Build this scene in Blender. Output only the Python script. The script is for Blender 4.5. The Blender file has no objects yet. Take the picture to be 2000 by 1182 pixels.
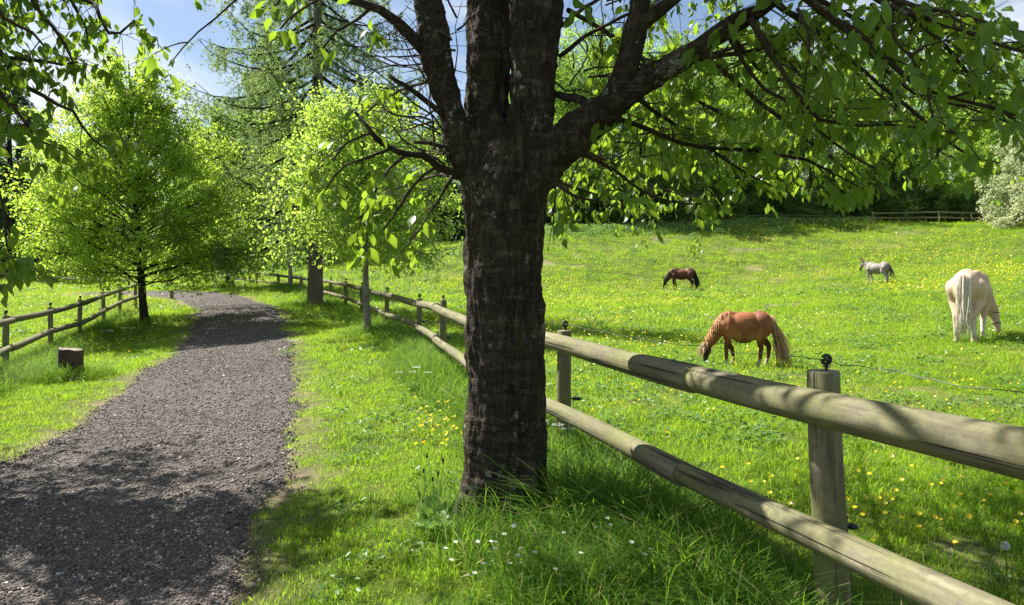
import bpy, math, random
import numpy as np
from mathutils import Vector, Matrix, Euler, noise as mnoise

random.seed(7)
rng = np.random.default_rng(11)
PI = math.pi
scene = bpy.context.scene
COL = scene.collection

# ------------------------------------------------------------------ camera, sky, sun, exposure
F = 1480.0; CAMH = 1.55; HY = 550.0
cam_d = bpy.data.cameras.new('camera')
cam_d.sensor_width = 36.0
cam_d.lens = F / 2000.0 * 36.0
cam_d.shift_y = (HY - 591.0) / 2000.0
cam_d.clip_start = 0.05; cam_d.clip_end = 2000
cam = bpy.data.objects.new('camera', cam_d)
cam.location = (0, 0, CAMH); cam.rotation_euler = (PI / 2, 0, 0)
COL.objects.link(cam); scene.camera = cam

SUN_TO = Vector((-0.80, 0.60, 0.0)).normalized()
SUN_EL = math.radians(50)
to_sun = Vector((SUN_TO.x * math.cos(SUN_EL), SUN_TO.y * math.cos(SUN_EL), math.sin(SUN_EL)))
sd = bpy.data.lights.new('sun', 'SUN'); sd.energy = 5.0; sd.angle = math.radians(0.5); sd.color = (1.0, 0.95, 0.86)
sun = bpy.data.objects.new('sun', sd); sun.rotation_euler = (-to_sun).to_track_quat('-Z', 'Y').to_euler()
COL.objects.link(sun)

world = bpy.data.worlds.new('World'); scene.world = world; world.use_nodes = True
wt = world.node_tree; wt.nodes.clear()
wo = wt.nodes.new('ShaderNodeOutputWorld'); bg = wt.nodes.new('ShaderNodeBackground')
sky = wt.nodes.new('ShaderNodeTexSky'); sky.sky_type = 'NISHITA'; sky.sun_disc = False
sky.sun_elevation = SUN_EL; sky.sun_rotation = math.atan2(SUN_TO.x, SUN_TO.y)
sky.air_density = 1.0; sky.dust_density = 0.6; sky.ozone_density = 1.2
tc = wt.nodes.new('ShaderNodeTexCoord'); mp = wt.nodes.new('ShaderNodeMapping'); mp.inputs['Scale'].default_value = (1.0, 1.0, 2.4)
mp.inputs['Location'].default_value = (1.15, 0.6, 0.4)
ns = wt.nodes.new('ShaderNodeTexNoise'); ns.inputs['Scale'].default_value = 2.3; ns.inputs['Detail'].default_value = 8; ns.inputs['Roughness'].default_value = 0.6
ns.inputs['Distortion'].default_value = 0.5
rp = wt.nodes.new('ShaderNodeValToRGB'); rp.color_ramp.elements[0].position = 0.44; rp.color_ramp.elements[1].position = 0.66
mx = wt.nodes.new('ShaderNodeMix'); mx.data_type = 'RGBA'; mx.inputs['B'].default_value = (7.5, 7.8, 8.2, 1)
wt.links.new(tc.outputs['Generated'], mp.inputs['Vector']); wt.links.new(mp.outputs[0], ns.inputs['Vector'])
wt.links.new(ns.outputs['Fac'], rp.inputs[0]); wt.links.new(rp.outputs[0], mx.inputs['Factor'])
wt.links.new(sky.outputs[0], mx.inputs['A']); wt.links.new(mx.outputs['Result'], bg.inputs[0])
bg.inputs[1].default_value = 0.05
wt.links.new(bg.outputs[0], wo.inputs[0])

scene.view_settings.view_transform = 'Standard'; scene.view_settings.look = 'None'
scene.view_settings.gamma = 1; scene.view_settings.use_curve_mapping = False
scene.view_settings.exposure = 1.46
scene.render.engine = 'CYCLES'
scene.cycles.max_bounces = 6; scene.cycles.diffuse_bounces = 3; scene.cycles.glossy_bounces = 2
scene.cycles.transmission_bounces = 4; scene.cycles.transparent_max_bounces = 4
scene.cycles.sample_clamp_indirect = 6
scene.cycles.use_denoising = True

# ------------------------------------------------------------------ helpers
def at(px, py, D):
    return Vector(((px - 1000) / F * D, D, CAMH + (HY - py) / F * D))

def mesh_np(name, V, faces):
    """faces: list of int arrays (n,k)"""
    me = bpy.data.meshes.new(name)
    V = np.asarray(V, dtype=np.float32)
    me.vertices.add(len(V)); me.vertices.foreach_set('co', V.ravel())
    faces = [np.asarray(f, dtype=np.int32) for f in faces if len(f)]
    loops = np.concatenate([f.ravel() for f in faces])
    starts = []; s = 0
    for f in faces:
        starts.append(s + np.arange(len(f), dtype=np.int32) * f.shape[1]); s += f.size
    starts = np.concatenate(starts)
    me.loops.add(len(loops)); me.loops.foreach_set('vertex_index', loops)
    me.polygons.add(len(starts)); me.polygons.foreach_set('loop_start', starts)
    me.update(calc_edges=True); me.validate()
    return me

def obj(name, me, mat=None, parent=None, smooth=True, loc=None):
    o = bpy.data.objects.new(name, me)
    COL.objects.link(o)
    if mat is not None and me is not None and not me.materials:
        me.materials.append(mat)
    if smooth and me is not None:
        me.shade_smooth()
    if parent is not None:
        o.parent = parent
    if loc is not None: o.location = loc
    return o

def tag(o, label=None, cat=None, group=None, kind=None):
    if label: o['label'] = label
    if cat: o['category'] = cat
    if group: o['group'] = group
    if kind: o['kind'] = kind
    return o

def empty(name, loc, label, cat, group=None, rz=0, sc=1):
    o = bpy.data.objects.new(name, None); COL.objects.link(o); o.empty_display_size = 0.2
    o.location = loc; o.rotation_euler = (0, 0, rz); o.scale = (sc, sc, sc)
    return tag(o, label, cat, group)

class Acc:
    """collects tubes, leaves and loose polygons"""
    def __init__(s): s.V = []; s.q = []; s.t = []; s.n = 0
    def add(s, V, q=None, t=None):
        V = np.asarray(V, float).reshape(-1, 3)
        if q is not None and len(q): s.q.append(np.asarray(q) + s.n)
        if t is not None and len(t): s.t.append(np.asarray(t) + s.n)
        s.V.append(V); s.n += len(V)
    def mesh(s, name, off=(0, 0, 0)):
        V = np.concatenate(s.V) - np.array(off)
        fs = []
        if s.q: fs.append(np.concatenate(s.q))
        if s.t: fs.append(np.concatenate(s.t))
        return mesh_np(name, V, fs)

def tube(acc, P, R, k=6, cap=True, jit=None):
    P = np.asarray([tuple(p) for p in P], float); n = len(P)
    R = np.broadcast_to(np.asarray(R, float), (n,))
    T = np.gradient(P, axis=0); T /= np.linalg.norm(T, axis=1)[:, None] + 1e-9
    a = np.array([0, 0, 1.0]) if abs(T[0, 2]) < 0.9 else np.array([1.0, 0, 0])
    U = np.zeros_like(P); u = np.cross(T[0], a); u /= np.linalg.norm(u)
    for i in range(n):
        u = u - T[i] * np.dot(u, T[i]); u /= np.linalg.norm(u) + 1e-9; U[i] = u
    W = np.cross(T, U)
    th = np.arange(k) * 2 * PI / k
    ring = np.cos(th)[None, :, None] * U[:, None, :] + np.sin(th)[None, :, None] * W[:, None, :]
    RR = R[:, None, None]
    if jit is not None: RR = RR * jit
    V = P[:, None, :] + ring * RR
    i = np.arange(n - 1)[:, None] * k; j = np.arange(k)[None, :]; j2 = (j + 1) % k
    q = np.stack([i + j, i + j2, i + k + j2, i + k + j], -1).reshape(-1, 4)
    V = V.reshape(-1, 3); t = None
    if cap:
        c0 = n * k; V = np.vstack([V, P[0], P[-1]])
        jj = np.arange(k); jn = (jj + 1) % k
        t = np.vstack([np.stack([jn, jj, np.full(k, c0)], 1), np.stack([(n - 1) * k + jj, (n - 1) * k + jn, np.full(k, c0 + 1)], 1)])
    acc.add(V, q, t)

LEAF2 = (np.array([(0, 0, 0), (.45, .3, .05), (1, 0, -.08), (.45, -.3, .05)]), np.array([(0, 1, 2), (0, 2, 3)]))
LEAFC = (np.array([(-.22, .008, .05), (-.22, -.008, .05), (0, 0, 0), (.22, .19, .05), (.22, 0, 0), (.22, -.19, .05), (.55, .27, .06), (.55, 0, -.02), (.55, -.27, .06),
                   (.82, .15, -.02), (.82, 0, -.08), (.82, -.15, -.02), (1.04, 0, -.17)]),
         np.array([(0, 1, 2), (2, 4, 3), (2, 5, 4), (3, 4, 7), (3, 7, 6), (4, 5, 8), (4, 8, 7), (6, 7, 10), (6, 10, 9), (7, 8, 11), (7, 11, 10), (9, 10, 12), (10, 11, 12)]))
LEAF6 = (np.array([(0, 0, 0), (.35, .25, .06), (.35, -.25, .06), (.7, .22, .02), (.7, -.22, .02), (1, 0, -.12), (.5, 0, -.03)]),
         np.array([(0, 6, 1), (0, 2, 6), (1, 6, 3), (2, 4, 6), (3, 6, 5), (6, 4, 5)]))

def unit(A): return A / (np.linalg.norm(A, axis=-1, keepdims=True) + 1e-9)

def leaf_frames(dirs, up=None, r=None):
    r = r or rng
    n = len(dirs); u = unit(dirs)
    nn = r.normal(size=(n, 3)) * .55 + (np.array([0, 0, 1.0]) if up is None else up)
    w = unit(np.cross(nn, u)); nn = np.cross(u, w)
    return u, w, nn

def leaves(acc, P, dirs, size, shape=LEAF2, up=None):
    n = len(P)
    if n == 0: return
    u, w, nn = leaf_frames(np.asarray(dirs, float), up)
    S, Fc = shape
    sz = np.broadcast_to(np.asarray(size, float), (n,))[:, None, None]
    V = np.asarray(P)[:, None, :] + sz * (S[None, :, 0:1] * u[:, None] + S[None, :, 1:2] * w[:, None] + S[None, :, 2:3] * nn[:, None])
    m = len(S)
    T = (Fc[None] + (np.arange(n) * m)[:, None, None]).reshape(-1, 3)
    acc.add(V.reshape(-1, 3), None, T)

def curve(p0, p1, sag=0.0, n=7, wob=0.05, up0=0.0):
    """a wobbly limb from p0 to p1; sag<0 droops, up0 arches"""
    p0 = np.array(p0, float); p1 = np.array(p1, float); L = np.linalg.norm(p1 - p0)
    t = np.linspace(0, 1, n)[:, None]
    P = p0 + (p1 - p0) * t
    P[:, 2] += (up0 * np.sin(t[:, 0] * PI) + sag * t[:, 0] ** 2) * L
    w = rng.normal(size=(n, 3)) * wob * L / n ** .5
    w[0] = 0
    P += np.cumsum(w, axis=0) * 0.5
    return P

# value noise in numpy
def vnoise(x, y, seed=0):
    x = np.asarray(x, float); y = np.asarray(y, float)
    xi = np.floor(x).astype(np.int64); yi = np.floor(y).astype(np.int64); xf = x - xi; yf = y - yi
    def h(a, b):
        v = (a * 374761393 + b * 668265263 + seed * 974634777) & 0x7fffffff
        v = ((v ^ (v >> 13)) * 1274126177) & 0x7fffffff
        return ((v ^ (v >> 16)) & 0xffff) / 65535.0
    u = xf * xf * (3 - 2 * xf); v = yf * yf * (3 - 2 * yf)
    return (h(xi, yi) * (1 - u) + h(xi + 1, yi) * u) * (1 - v) + (h(xi, yi + 1) * (1 - u) + h(xi + 1, yi + 1) * u) * v

def fbm(x, y, seed=0, o=3):
    s = 0; a = .5
    for i in range(o):
        s = s + a * vnoise(np.asarray(x) * 2 ** i, np.asarray(y) * 2 ** i, seed + i); a *= .5
    return s / (1 - .5 ** o)

# ------------------------------------------------------------------ terrain height (thin plate spline through surveyed points)
CP = []
def cp_px(px, py, D): p = at(px, py, D); CP.append((p.x, p.y, p.z))
for a in [(250, 900, 6.5), (390, 800, 9.35), (446, 700, 14.1), (462, 640, 20.3), (447, 600, 24.5), (408, 578, 31),
          (137, 735, 11.5), (284, 628, 21), (612, 600, 25), (722, 653, 17), (450, 561, 38), (567, 563, 35),
          (1455, 716, 13), (1900, 661, 15.9), (1330, 566, 42), (1712, 557, 36), (1200, 640, 22), (1600, 602, 26),
          (1060, 457, 62), (1300, 451, 63), (1500, 441, 66), (1800, 437, 70), (2050, 437, 70), (1200, 512, 50), (1700, 500, 52),
          (750, 485, 74), (500, 505, 70), (200, 505, 70), (0, 505, 70), (780, 530, 48), (83, 553, 44), (168, 563, 40), (245, 568, 37), (0, 547, 48),
          (13, 731, 13.5), (102, 687, 17), (160, 663, 19.5), (205, 635, 22.5), (239, 619, 25)]:
    cp_px(*a)
FENCE_G = [(852, 11.5, .28), (809, 15, .33), (748, 19.5, .40), (700, 23, .52), (669, 26, .62), (641, 29, .70), (540, 39, 1.05), (498, 43, 1.2), (402, 48, 1.55)]
for px, D, z in FENCE_G: CP.append(((px - 1000) / F * D, D, z))
CP += [(-3, -6, 0), (3, -6, .1), (-1.6, 2, 0), (-4.5, 4, 0), (-2.4, 3.6, 0), (1.15, 2.5, .26), (.35, 5.3, .28), (-.6, 9, .27), (-.1, 4.2, .2), (3.2, 4, .15), (2.6, 8, .12), (8, 6, .2),
       (-12, 4, -.1), (-10, 9, -.1), (14, 10, .6), (30, 22, 1.6), (40, 45, 3.5), (45, 75, 7), (-45, 30, 1.5), (-50, 75, 4.5), (-30, 10, -.2),
       (0, 95, 6.2), (50, 100, 6.5), (-50, 100, 4.5), (0, 140, 2), (70, 140, 3), (-70, 140, 2), (-15, 20, .3), (-20, 30, .8)]
CPA = np.array(CP); CS = 20.0
def _tps_k(r2): return np.where(r2 > 1e-12, .5 * r2 * np.log(r2 + 1e-12), 0)
def _tps_fit():
    A = CPA[:, :2] / CS; n = len(A)
    K = _tps_k(((A[:, None] - A[None]) ** 2).sum(-1)) + np.eye(n) * 0.004
    Pm = np.hstack([np.ones((n, 1)), A])
    M = np.zeros((n + 3, n + 3)); M[:n, :n] = K; M[:n, n:] = Pm; M[n:, :n] = Pm.T
    return np.linalg.solve(M, np.concatenate([CPA[:, 2], np.zeros(3)]))
TW = _tps_fit()
def H(x, y):
    x = np.atleast_1d(np.asarray(x, float)); y = np.atleast_1d(np.asarray(y, float))
    xc = np.clip(x, -60, 75); yc = np.clip(y, -8, 140)
    A = CPA[:, :2] / CS; out = np.empty(len(x))
    for s in range(0, len(x), 20000):
        q = np.stack([xc[s:s + 20000], yc[s:s + 20000]], 1) / CS
        K = _tps_k(((q[:, None] - A[None]) ** 2).sum(-1))
        out[s:s + 20000] = K @ TW[:-3] + TW[-3] + q @ TW[-2:]
    return out
def H1(x, y): return float(H([x], [y])[0])

# path centre line
PC = np.array([(-1.2, -3), (-1.7, 0), (-2.45, 3.63), (-3.1, 6.5), (-3.85, 9.35), (-5.35, 14.3), (-7.30, 20.3), (-8.97, 24.5), (-11.7, 29.7), (-15.2, 32.6), (-19, 34.2)], float)
def resample(P, step):
    # Catmull-Rom then even spacing
    Q = []
    Pp = np.vstack([2 * P[0] - P[1], P, 2 * P[-1] - P[-2]])
    for i in range(1, len(Pp) - 2):
        for t in np.linspace(0, 1, 12, endpoint=False):
            a, b, c, d = Pp[i - 1], Pp[i], Pp[i + 1], Pp[i + 2]
            Q.append(.5 * ((2 * b) + (-a + c) * t + (2 * a - 5 * b + 4 * c - d) * t * t + (-a + 3 * b - 3 * c + d) * t ** 3))
    Q.append(P[-1]); Q = np.array(Q)
    L = np.concatenate([[0], np.cumsum(np.linalg.norm(np.diff(Q, axis=0), axis=1))])
    s = np.arange(0, L[-1], step)
    return np.stack([np.interp(s, L, Q[:, k]) for k in range(P.shape[1])], 1)
PCL = resample(PC, 0.12)
def seg_dist(x, y, L):
    """signed distance (positive to the right of travel) to a polyline of points"""
    x = np.asarray(x, float); y = np.asarray(y, float); best = np.full(len(x), 1e9); sg = np.zeros(len(x))
    Ls = L[::3] if len(L) > 60 else L
    for i in range(len(Ls) - 1):
        a = Ls[i]; d = Ls[i + 1] - a; l2 = d @ d
        t = np.clip(((x - a[0]) * d[0] + (y - a[1]) * d[1]) / l2, 0, 1)
        qx = x - a[0] - t * d[0]; qy = y - a[1] - t * d[1]
        r = qx * qx + qy * qy; m = r < best
        best = np.where(m, r, best); sg = np.where(m, np.sign(d[1] * qx - d[0] * qy), sg)
    return np.sqrt(best) * sg
PHW = 1.13
def path_edge(x, y): return PHW + (fbm(np.asarray(x) * 1.3, np.asarray(y) * 1.3, 5) - .5) * .32 + (fbm(np.asarray(x) * 6, np.asarray(y) * 6, 8) - .5) * .18

# ------------------------------------------------------------------ materials
class NT:
    def __init__(s, name):
        s.m = bpy.data.materials.new(name); s.m.use_nodes = True; s.t = s.m.node_tree; s.t.nodes.clear()
        s.out = s.n('ShaderNodeOutputMaterial')
    def n(s, kind, **kw):
        nd = s.t.nodes.new(kind)
        for k, v in kw.items():
            if k in nd.inputs: nd.inputs[k].default_value = v
            else: setattr(nd, k, v)
        return nd
    def l(s, a, b): s.t.links.new(a, b)
    def noise(s, scale, detail=3, rough=.55, vec=None, dist=0):
        nd = s.n('ShaderNodeTexNoise'); nd.inputs['Scale'].default_value = scale; nd.inputs['Detail'].default_value = detail
        nd.inputs['Roughness'].default_value = rough; nd.inputs['Distortion'].default_value = dist
        if vec is not None: s.l(vec, nd.inputs['Vector'])
        return nd.outputs['Fac']
    def ramp(s, fac, stops, interp='LINEAR'):
        r = s.n('ShaderNodeValToRGB'); cr = r.color_ramp; cr.interpolation = interp
        while len(cr.elements) < len(stops): cr.elements.new(.5)
        for e, (p, c) in zip(cr.elements, stops):
            e.position = p; e.color = (c[0], c[1], c[2], 1) if hasattr(c, '__len__') else (c, c, c, 1)
        s.l(fac, r.inputs[0]); return r.outputs[0]
    def mix(s, fac, a, b, mode='MIX'):
        m = s.n('ShaderNodeMix'); m.data_type = 'RGBA'; m.blend_type = mode
        for sock, v in ((m.inputs['Factor'], fac), (m.inputs['A'], a), (m.inputs['B'], b)):
            if isinstance(v, bpy.types.NodeSocket): s.l(v, sock)
            elif hasattr(v, '__len__'): sock.default_value = (v[0], v[1], v[2], 1)
            else: sock.default_value = v
        return m.outputs['Result']
    def math(s, op, a, b=0.0):
        m = s.n('ShaderNodeMath'); m.operation = op
        for sock, v in ((m.inputs[0], a), (m.inputs[1], b)):
            if isinstance(v, bpy.types.NodeSocket): s.l(v, sock)
            else: sock.default_value = v
        return m.outputs[0]
    def vec(s, scale=(1, 1, 1), src='Object', rot=(0, 0, 0)):
        t = s.n('ShaderNodeTexCoord'); m = s.n('ShaderNodeMapping'); m.inputs['Scale'].default_value = scale; m.inputs['Rotation'].default_value = rot
        s.l(t.outputs[src], m.inputs['Vector']); return m.outputs[0]
    def pos(s): return s.n('ShaderNodeNewGeometry').outputs['Position']
    def bump(s, h, strength=.5, dist=.01, normal=None):
        b = s.n('ShaderNodeBump'); b.inputs['Strength'].default_value = strength; b.inputs['Distance'].default_value = dist
        s.l(h, b.inputs['Height'])
        if normal is not None: s.l(normal, b.inputs['Normal'])
        return b.outputs[0]
    def bsdf(s, col, rough=.8, normal=None, spec=.3, **kw):
        b = s.n('ShaderNodeBsdfPrincipled'); b.inputs['Roughness'].default_value = rough; b.inputs['Specular IOR Level'].default_value = spec
        for k, v in kw.items(): b.inputs[k].default_value = v
        if isinstance(col, bpy.types.NodeSocket): s.l(col, b.inputs['Base Color'])
        else: b.inputs['Base Color'].default_value = (*col, 1)
        if normal is not None: s.l(normal, b.inputs['Normal'])
        return b.outputs[0]
    def done(s, sh):
        s.l(sh, s.out.inputs['Surface']); return s.m

def leaf_mat(name, c1, c2, trans, tcol, rough=.45, spec=.35, nscale=.6, per_object=False, c3=None):
    m = NT(name)
    g = m.n('ShaderNodeNewGeometry')
    rnd = m.n('ShaderNodeObjectInfo').outputs['Random'] if per_object else g.outputs['Random Per Island']
    nz = m.noise(nscale, 2, vec=g.outputs['Position'])
    f = m.math('ADD', m.math('MULTIPLY', rnd, .6), m.math('MULTIPLY', nz, .5))
    col = m.ramp(f, [(.2, c1), (.85, c2)] if c3 is None else [(.15, c1), (.74, c2), (.80, c3)])
    b = m.bsdf(col, rough, None, spec)
    tr = m.n('ShaderNodeBsdfTranslucent')
    m.l(m.mix(.75, col, tcol), tr.inputs['Color'])
    ms = m.n('ShaderNodeMixShader'); ms.inputs[0].default_value = trans
    m.l(b, ms.inputs[1]); m.l(tr.outputs[0], ms.inputs[2])
    return m.done(ms.outputs[0])

M = {}
M['cherry_leaf'] = leaf_mat('cherry_leaf', (.045, .105, .015), (.105, .19, .025), .5, (.36, .54, .03), .4, .4)
M['cherry_leaf_one'] = leaf_mat('cherry_leaf_one', (.045, .105, .015), (.105, .19, .025), .5, (.36, .54, .03), .4, .4, per_object=True)
M['linden_leaf'] = leaf_mat('linden_leaf', (.12, .23, .025), (.25, .36, .05), .55, (.60, .82, .08), .5, .3)
M['rowan_leaf'] = leaf_mat('rowan_leaf', (.13, .25, .04), (.25, .37, .06), .52, (.60, .82, .10), .5, .3)
M['larch_leaf'] = leaf_mat('larch_needle', (.07, .13, .05), (.15, .24, .08), .42, (.38, .54, .15), .6, .2)
M['maple_leaf'] = leaf_mat('maple_leaf', (.05, .13, .02), (.11, .22, .03), .45, (.32, .52, .05), .5, .3)
M['belt_leaf'] = leaf_mat('belt_leaf', (.11, .21, .03), (.23, .36, .05), .55, (.52, .76, .09), .5, .25, .25)
M['belt_leaf_dark'] = leaf_mat('belt_leaf_dark', (.07, .15, .03), (.15, .25, .05), .48, (.34, .54, .08), .5, .25, .25)
M['shrub_leaf'] = leaf_mat('shrub_leaf', (.045, .10, .02), (.11, .18, .035), .38, (.26, .42, .05), .5, .25, .4)
M['conifer_leaf'] = leaf_mat('conifer_needle', (.025, .06, .03), (.05, .10, .045), .15, (.08, .16, .04), .6, .2)
M['blossom'] = leaf_mat('hawthorn_blossom', (.15, .25, .06), (.54, .57, .30), .4, (.7, .75, .5), .6, .2, .8)
M['grass'] = leaf_mat('grass_blade', (.072, .165, .008), (.165, .275, .018), .5, (.46, .72, .025), .55, .2, .35, c3=(.40, .36, .12))
M['tall_grass'] = leaf_mat('tall_grass_blade', (.035, .11, .014), (.10, .20, .022), .42, (.30, .52, .03), .7, .1, .9, c3=(.34, .32, .14))
M['nettle'] = leaf_mat('nettle_leaf', (.06, .14, .035), (.14, .25, .06), .38, (.28, .46, .08), .5, .3, .5)
M['dock'] = leaf_mat('dock_leaf', (.06, .14, .03), (.12, .23, .05), .38, (.26, .46, .06), .45, .35, 3)
M['yellow'] = leaf_mat('buttercup_petal', (.75, .58, .01), (.85, .70, .02), .3, (.9, .7, .02), .3, .5)
M['white'] = leaf_mat('white_petal', (.75, .76, .72), (.82, .83, .80), .3, (.8, .85, .75), .5, .3)

def bark(name, c1, c2, c3, lichen=.0, band=8, strength=.9, moss=0.0, plates=0.0):
    m = NT(name)
    v = m.vec((3.5, 3.5, band * 3.5)); n1 = m.noise(1.6, 6, .65, v, .6)
    v2 = m.vec((1, 1, .22)); n2 = m.noise(26, 4, .6, v2, .8)
    n3 = m.noise(9, 5, .7, m.vec())
    h = m.math('ADD', m.math('MULTIPLY', n1, .8), m.math('MULTIPLY', n2, .7))
    lent = m.ramp(m.noise(1.0, 3, .6, m.vec((14, 14, 95)), .3), [(.60, 0), (.66, 1)]) if plates else None
    col = m.ramp(m.math('MULTIPLY', h, .67), [(.30, c1), (.52, c2), (.72, c3)])
    if moss: col = m.mix(m.ramp(m.noise(3.0, 4, .6, m.vec()), [(.5, 0), (.72, moss)]), col, (.10, .09, .02))
    if lichen: col = m.mix(m.ramp(m.math('MULTIPLY', m.noise(5.0, 3, .6, m.vec()), m.noise(28, 4, .7, m.vec())), [(.345, 0), (.40, lichen)]), col, (.30, .32, .28))
    if plates:
        wv = m.n('ShaderNodeVectorMath', operation='MULTIPLY_ADD'); nzc = m.n('ShaderNodeTexNoise'); nzc.inputs['Scale'].default_value = 7; nzc.inputs['Detail'].default_value = 4
        m.l(nzc.outputs['Color'], wv.inputs[0]); wv.inputs[1].default_value = (.45, .45, .30); m.l(m.vec(), wv.inputs[2])
        mpp = m.n('ShaderNodeMapping'); mpp.inputs['Scale'].default_value = (16, 16, 3.2); m.l(wv.outputs[0], mpp.inputs['Vector'])
        vr = m.n('ShaderNodeTexVoronoi', feature='DISTANCE_TO_EDGE'); vr.inputs['Scale'].default_value = 1.0; m.l(mpp.outputs[0], vr.inputs['Vector'])
        ck = m.ramp(vr.outputs['Distance'], [(.0, 0), (.10, 1)]); col = m.mix(m.math('MULTIPLY', m.math('SUBTRACT', 1.0, ck), plates), col, (.008, .006, .005))
        h = m.math('ADD', h, m.math('MULTIPLY', ck, .10)); col = m.mix(m.math('MULTIPLY', lent, .55), col, (.15, .12, .095)); h = m.math('ADD', h, m.math('MULTIPLY', lent, .35))
    nb = m.bump(h, strength, .03); nb = m.bump(n3, .6, .014, nb)
    return m.done(m.bsdf(col, .9, nb, .15))
M['cherry_bark'] = bark('cherry_bark', (.012, .009, .007), (.045, .034, .026), (.15, .125, .10), .7, 4, 1.0, .35, .55)
M['twig_bark'] = bark('twig_bark', (.030, .020, .014), (.055, .04, .028), (.10, .08, .055), .3, 2)
M['linden_bark'] = bark('linden_bark', (.04, .03, .02), (.09, .065, .045), (.15, .12, .09), .1, 1)
M['larch_bark'] = bark('larch_bark', (.06, .05, .04), (.15, .13, .11), (.27, .24, .20), .2, .5, 1.0)
M['rowan_bark'] = bark('rowan_bark', (.07, .06, .05), (.20, .19, .16), (.36, .36, .32), .6, 7)
M['dark_bark'] = bark('dark_bark', (.015, .012, .010), (.035, .028, .022), (.06, .05, .04), 0, 1)
M['grey_bark'] = bark('grey_bark', (.06, .055, .05), (.13, .12, .10), (.22, .2, .17), .3, 1)

def wood(name, axis, c1, c2, c3, green=.4):
    m = NT(name)
    sc = [9, 9, 9]; sc[axis] = .55
    n1 = m.noise(3.0, 6, .6, m.vec(tuple(sc)), .4)
    sc2 = [30, 30, 30]; sc2[axis] = .6
    n2 = m.noise(1.0, 3, .5, m.vec(tuple(sc2)), .2)
    big = m.noise(2.2, 4, .6, m.vec())
    col = m.ramp(n1, [(.28, c1), (.5, c2), (.75, c3)])
    col = m.mix(m.ramp(big, [(.42, 0), (.62, green)]), col, (.17, .18, .06))
    crack = m.ramp(n2, [(.345, 1), (.385, 0)])
    vk = m.n('ShaderNodeTexVoronoi'); sk = [7, 7, 7]; sk[axis] = 2.6; vk.inputs['Scale'].default_value = 1.0; m.l(m.vec(tuple(sk)), vk.inputs['Vector'])
    kn = m.ramp(m.math('ADD', vk.outputs['Distance'], m.math('MULTIPLY', n1, .06)), [(.08, 1), (.13, .15), (.15, .7), (.19, 0)])
    col = m.mix(m.math('MULTIPLY', kn, .55), col, (.07, .055, .035))
    col = m.mix(m.ramp(m.noise(40, 4, .7, m.vec()), [(.35, .5), (.55, 0)]), col, (.09, .085, .065))
    col = m.mix(m.math('MULTIPLY', crack, .8), col, (.03, .025, .02))
    h = m.math('SUBTRACT', m.math('MULTIPLY', n1, .6), crack)
    return m.done(m.bsdf(col, .85, m.bump(h, .7, .006), .2))
M['rail_wood'] = wood('rail_wood', 0, (.07, .060, .038), (.168, .150, .096), (.29, .265, .18), .8)
M['post_wood'] = wood('post_wood', 2, (.12, .11, .08), (.24, .22, .15), (.36, .33, .24), .6)
m = NT('end_grain'); dist = m.n('ShaderNodeVectorMath', operation='LENGTH'); m.l(m.vec((1, 1, 0)), dist.inputs[0])
w = m.math('SINE', m.math('MULTIPLY', dist.outputs['Value'], 420))
M['end_grain'] = m.done(m.bsdf(m.mix(m.noise(14, 4), m.ramp(w, [(0, (.20, .16, .11)), (1, (.36, .30, .22))]), (.16, .14, .10)), .9))
m = NT('black_plastic'); M['plastic'] = m.done(m.bsdf((.012, .012, .013), .4, None, .5))
m = NT('wire_steel'); M['wire'] = m.done(m.bsdf((.10, .10, .09), .5, None, .5, Metallic=.6))

# ground
m = NT('turf_ground')
p = m.pos()
at_b = m.n('ShaderNodeAttribute'); at_b.attribute_name = 'bare'
n_big = m.noise(.35, 4, .6, p); n_mid = m.noise(4, 4, .6, p); n_f = m.noise(60, 4, .7, p)
g1 = m.ramp(m.math('MULTIPLY', m.math('ADD', n_big, n_mid), .5), [(.36, (.05, .08, .014)), (.5, (.10, .145, .02)), (.62, (.19, .20, .045))])
g1 = m.mix(m.ramp(n_f, [(.3, .75), (.6, 0)]), g1, (.05, .065, .012))
soil = m.ramp(n_mid, [(.3, (.15, .11, .075)), (.7, (.34, .27, .19))])
soil = m.mix(m.ramp(n_f, [(.35, .8), (.5, 0)]), soil, (.10, .08, .06))
col = m.mix(at_b.outputs['Fac'], g1, soil)
M['ground'] = m.done(m.bsdf(col, .95, m.bump(m.math('ADD', n_f, n_mid), .9, .03), .1))
# gravel path
m = NT('gravel_path'); p = m.pos()
vo = m.n('ShaderNodeTexVoronoi'); vo.inputs['Scale'].default_value = 75; m.l(p, vo.inputs['Vector'])
vo2 = m.n('ShaderNodeTexVoronoi'); vo2.inputs['Scale'].default_value = 38; m.l(p, vo2.inputs['Vector'])
c = m.ramp(vo.outputs['Color'], [(0, (.055, .048, .044)), (.5, (.13, .115, .105)), (1, (.28, .25, .23))])
c = m.mix(m.ramp(m.noise(1.1, 4, .6, p), [(.4, 0), (.7, .5)]), c, (.17, .13, .10))
hh = m.math('ADD', vo.outputs['Distance'], vo2.outputs['Distance'])
c = m.mix(m.ramp(vo.outputs['Distance'], [(.35, 0), (.75, .75)]), c, (.05, .04, .038))
c = m.mix(m.ramp(m.noise(.8, 5, .65, p), [(.38, .45), (.55, 0)]), c, (.07, .06, .055)); nb = m.bump(hh, 1.0, -.018); nb = m.bump(m.noise(2.2, 3, .6, p), .5, .06, nb)
M['path'] = m.done(m.bsdf(c, .9, nb, .2))
def stone(name, c):
    m = NT(name); r = m.n('ShaderNodeObjectInfo').outputs['Random']
    return m.done(m.bsdf(m.ramp(r, [(0, tuple(x * .45 for x in c)), (.6, c), (.9, tuple(min(.8, x * 1.5) for x in c)), (1, (.5, .48, .45))]), .85, None, .25))
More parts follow.
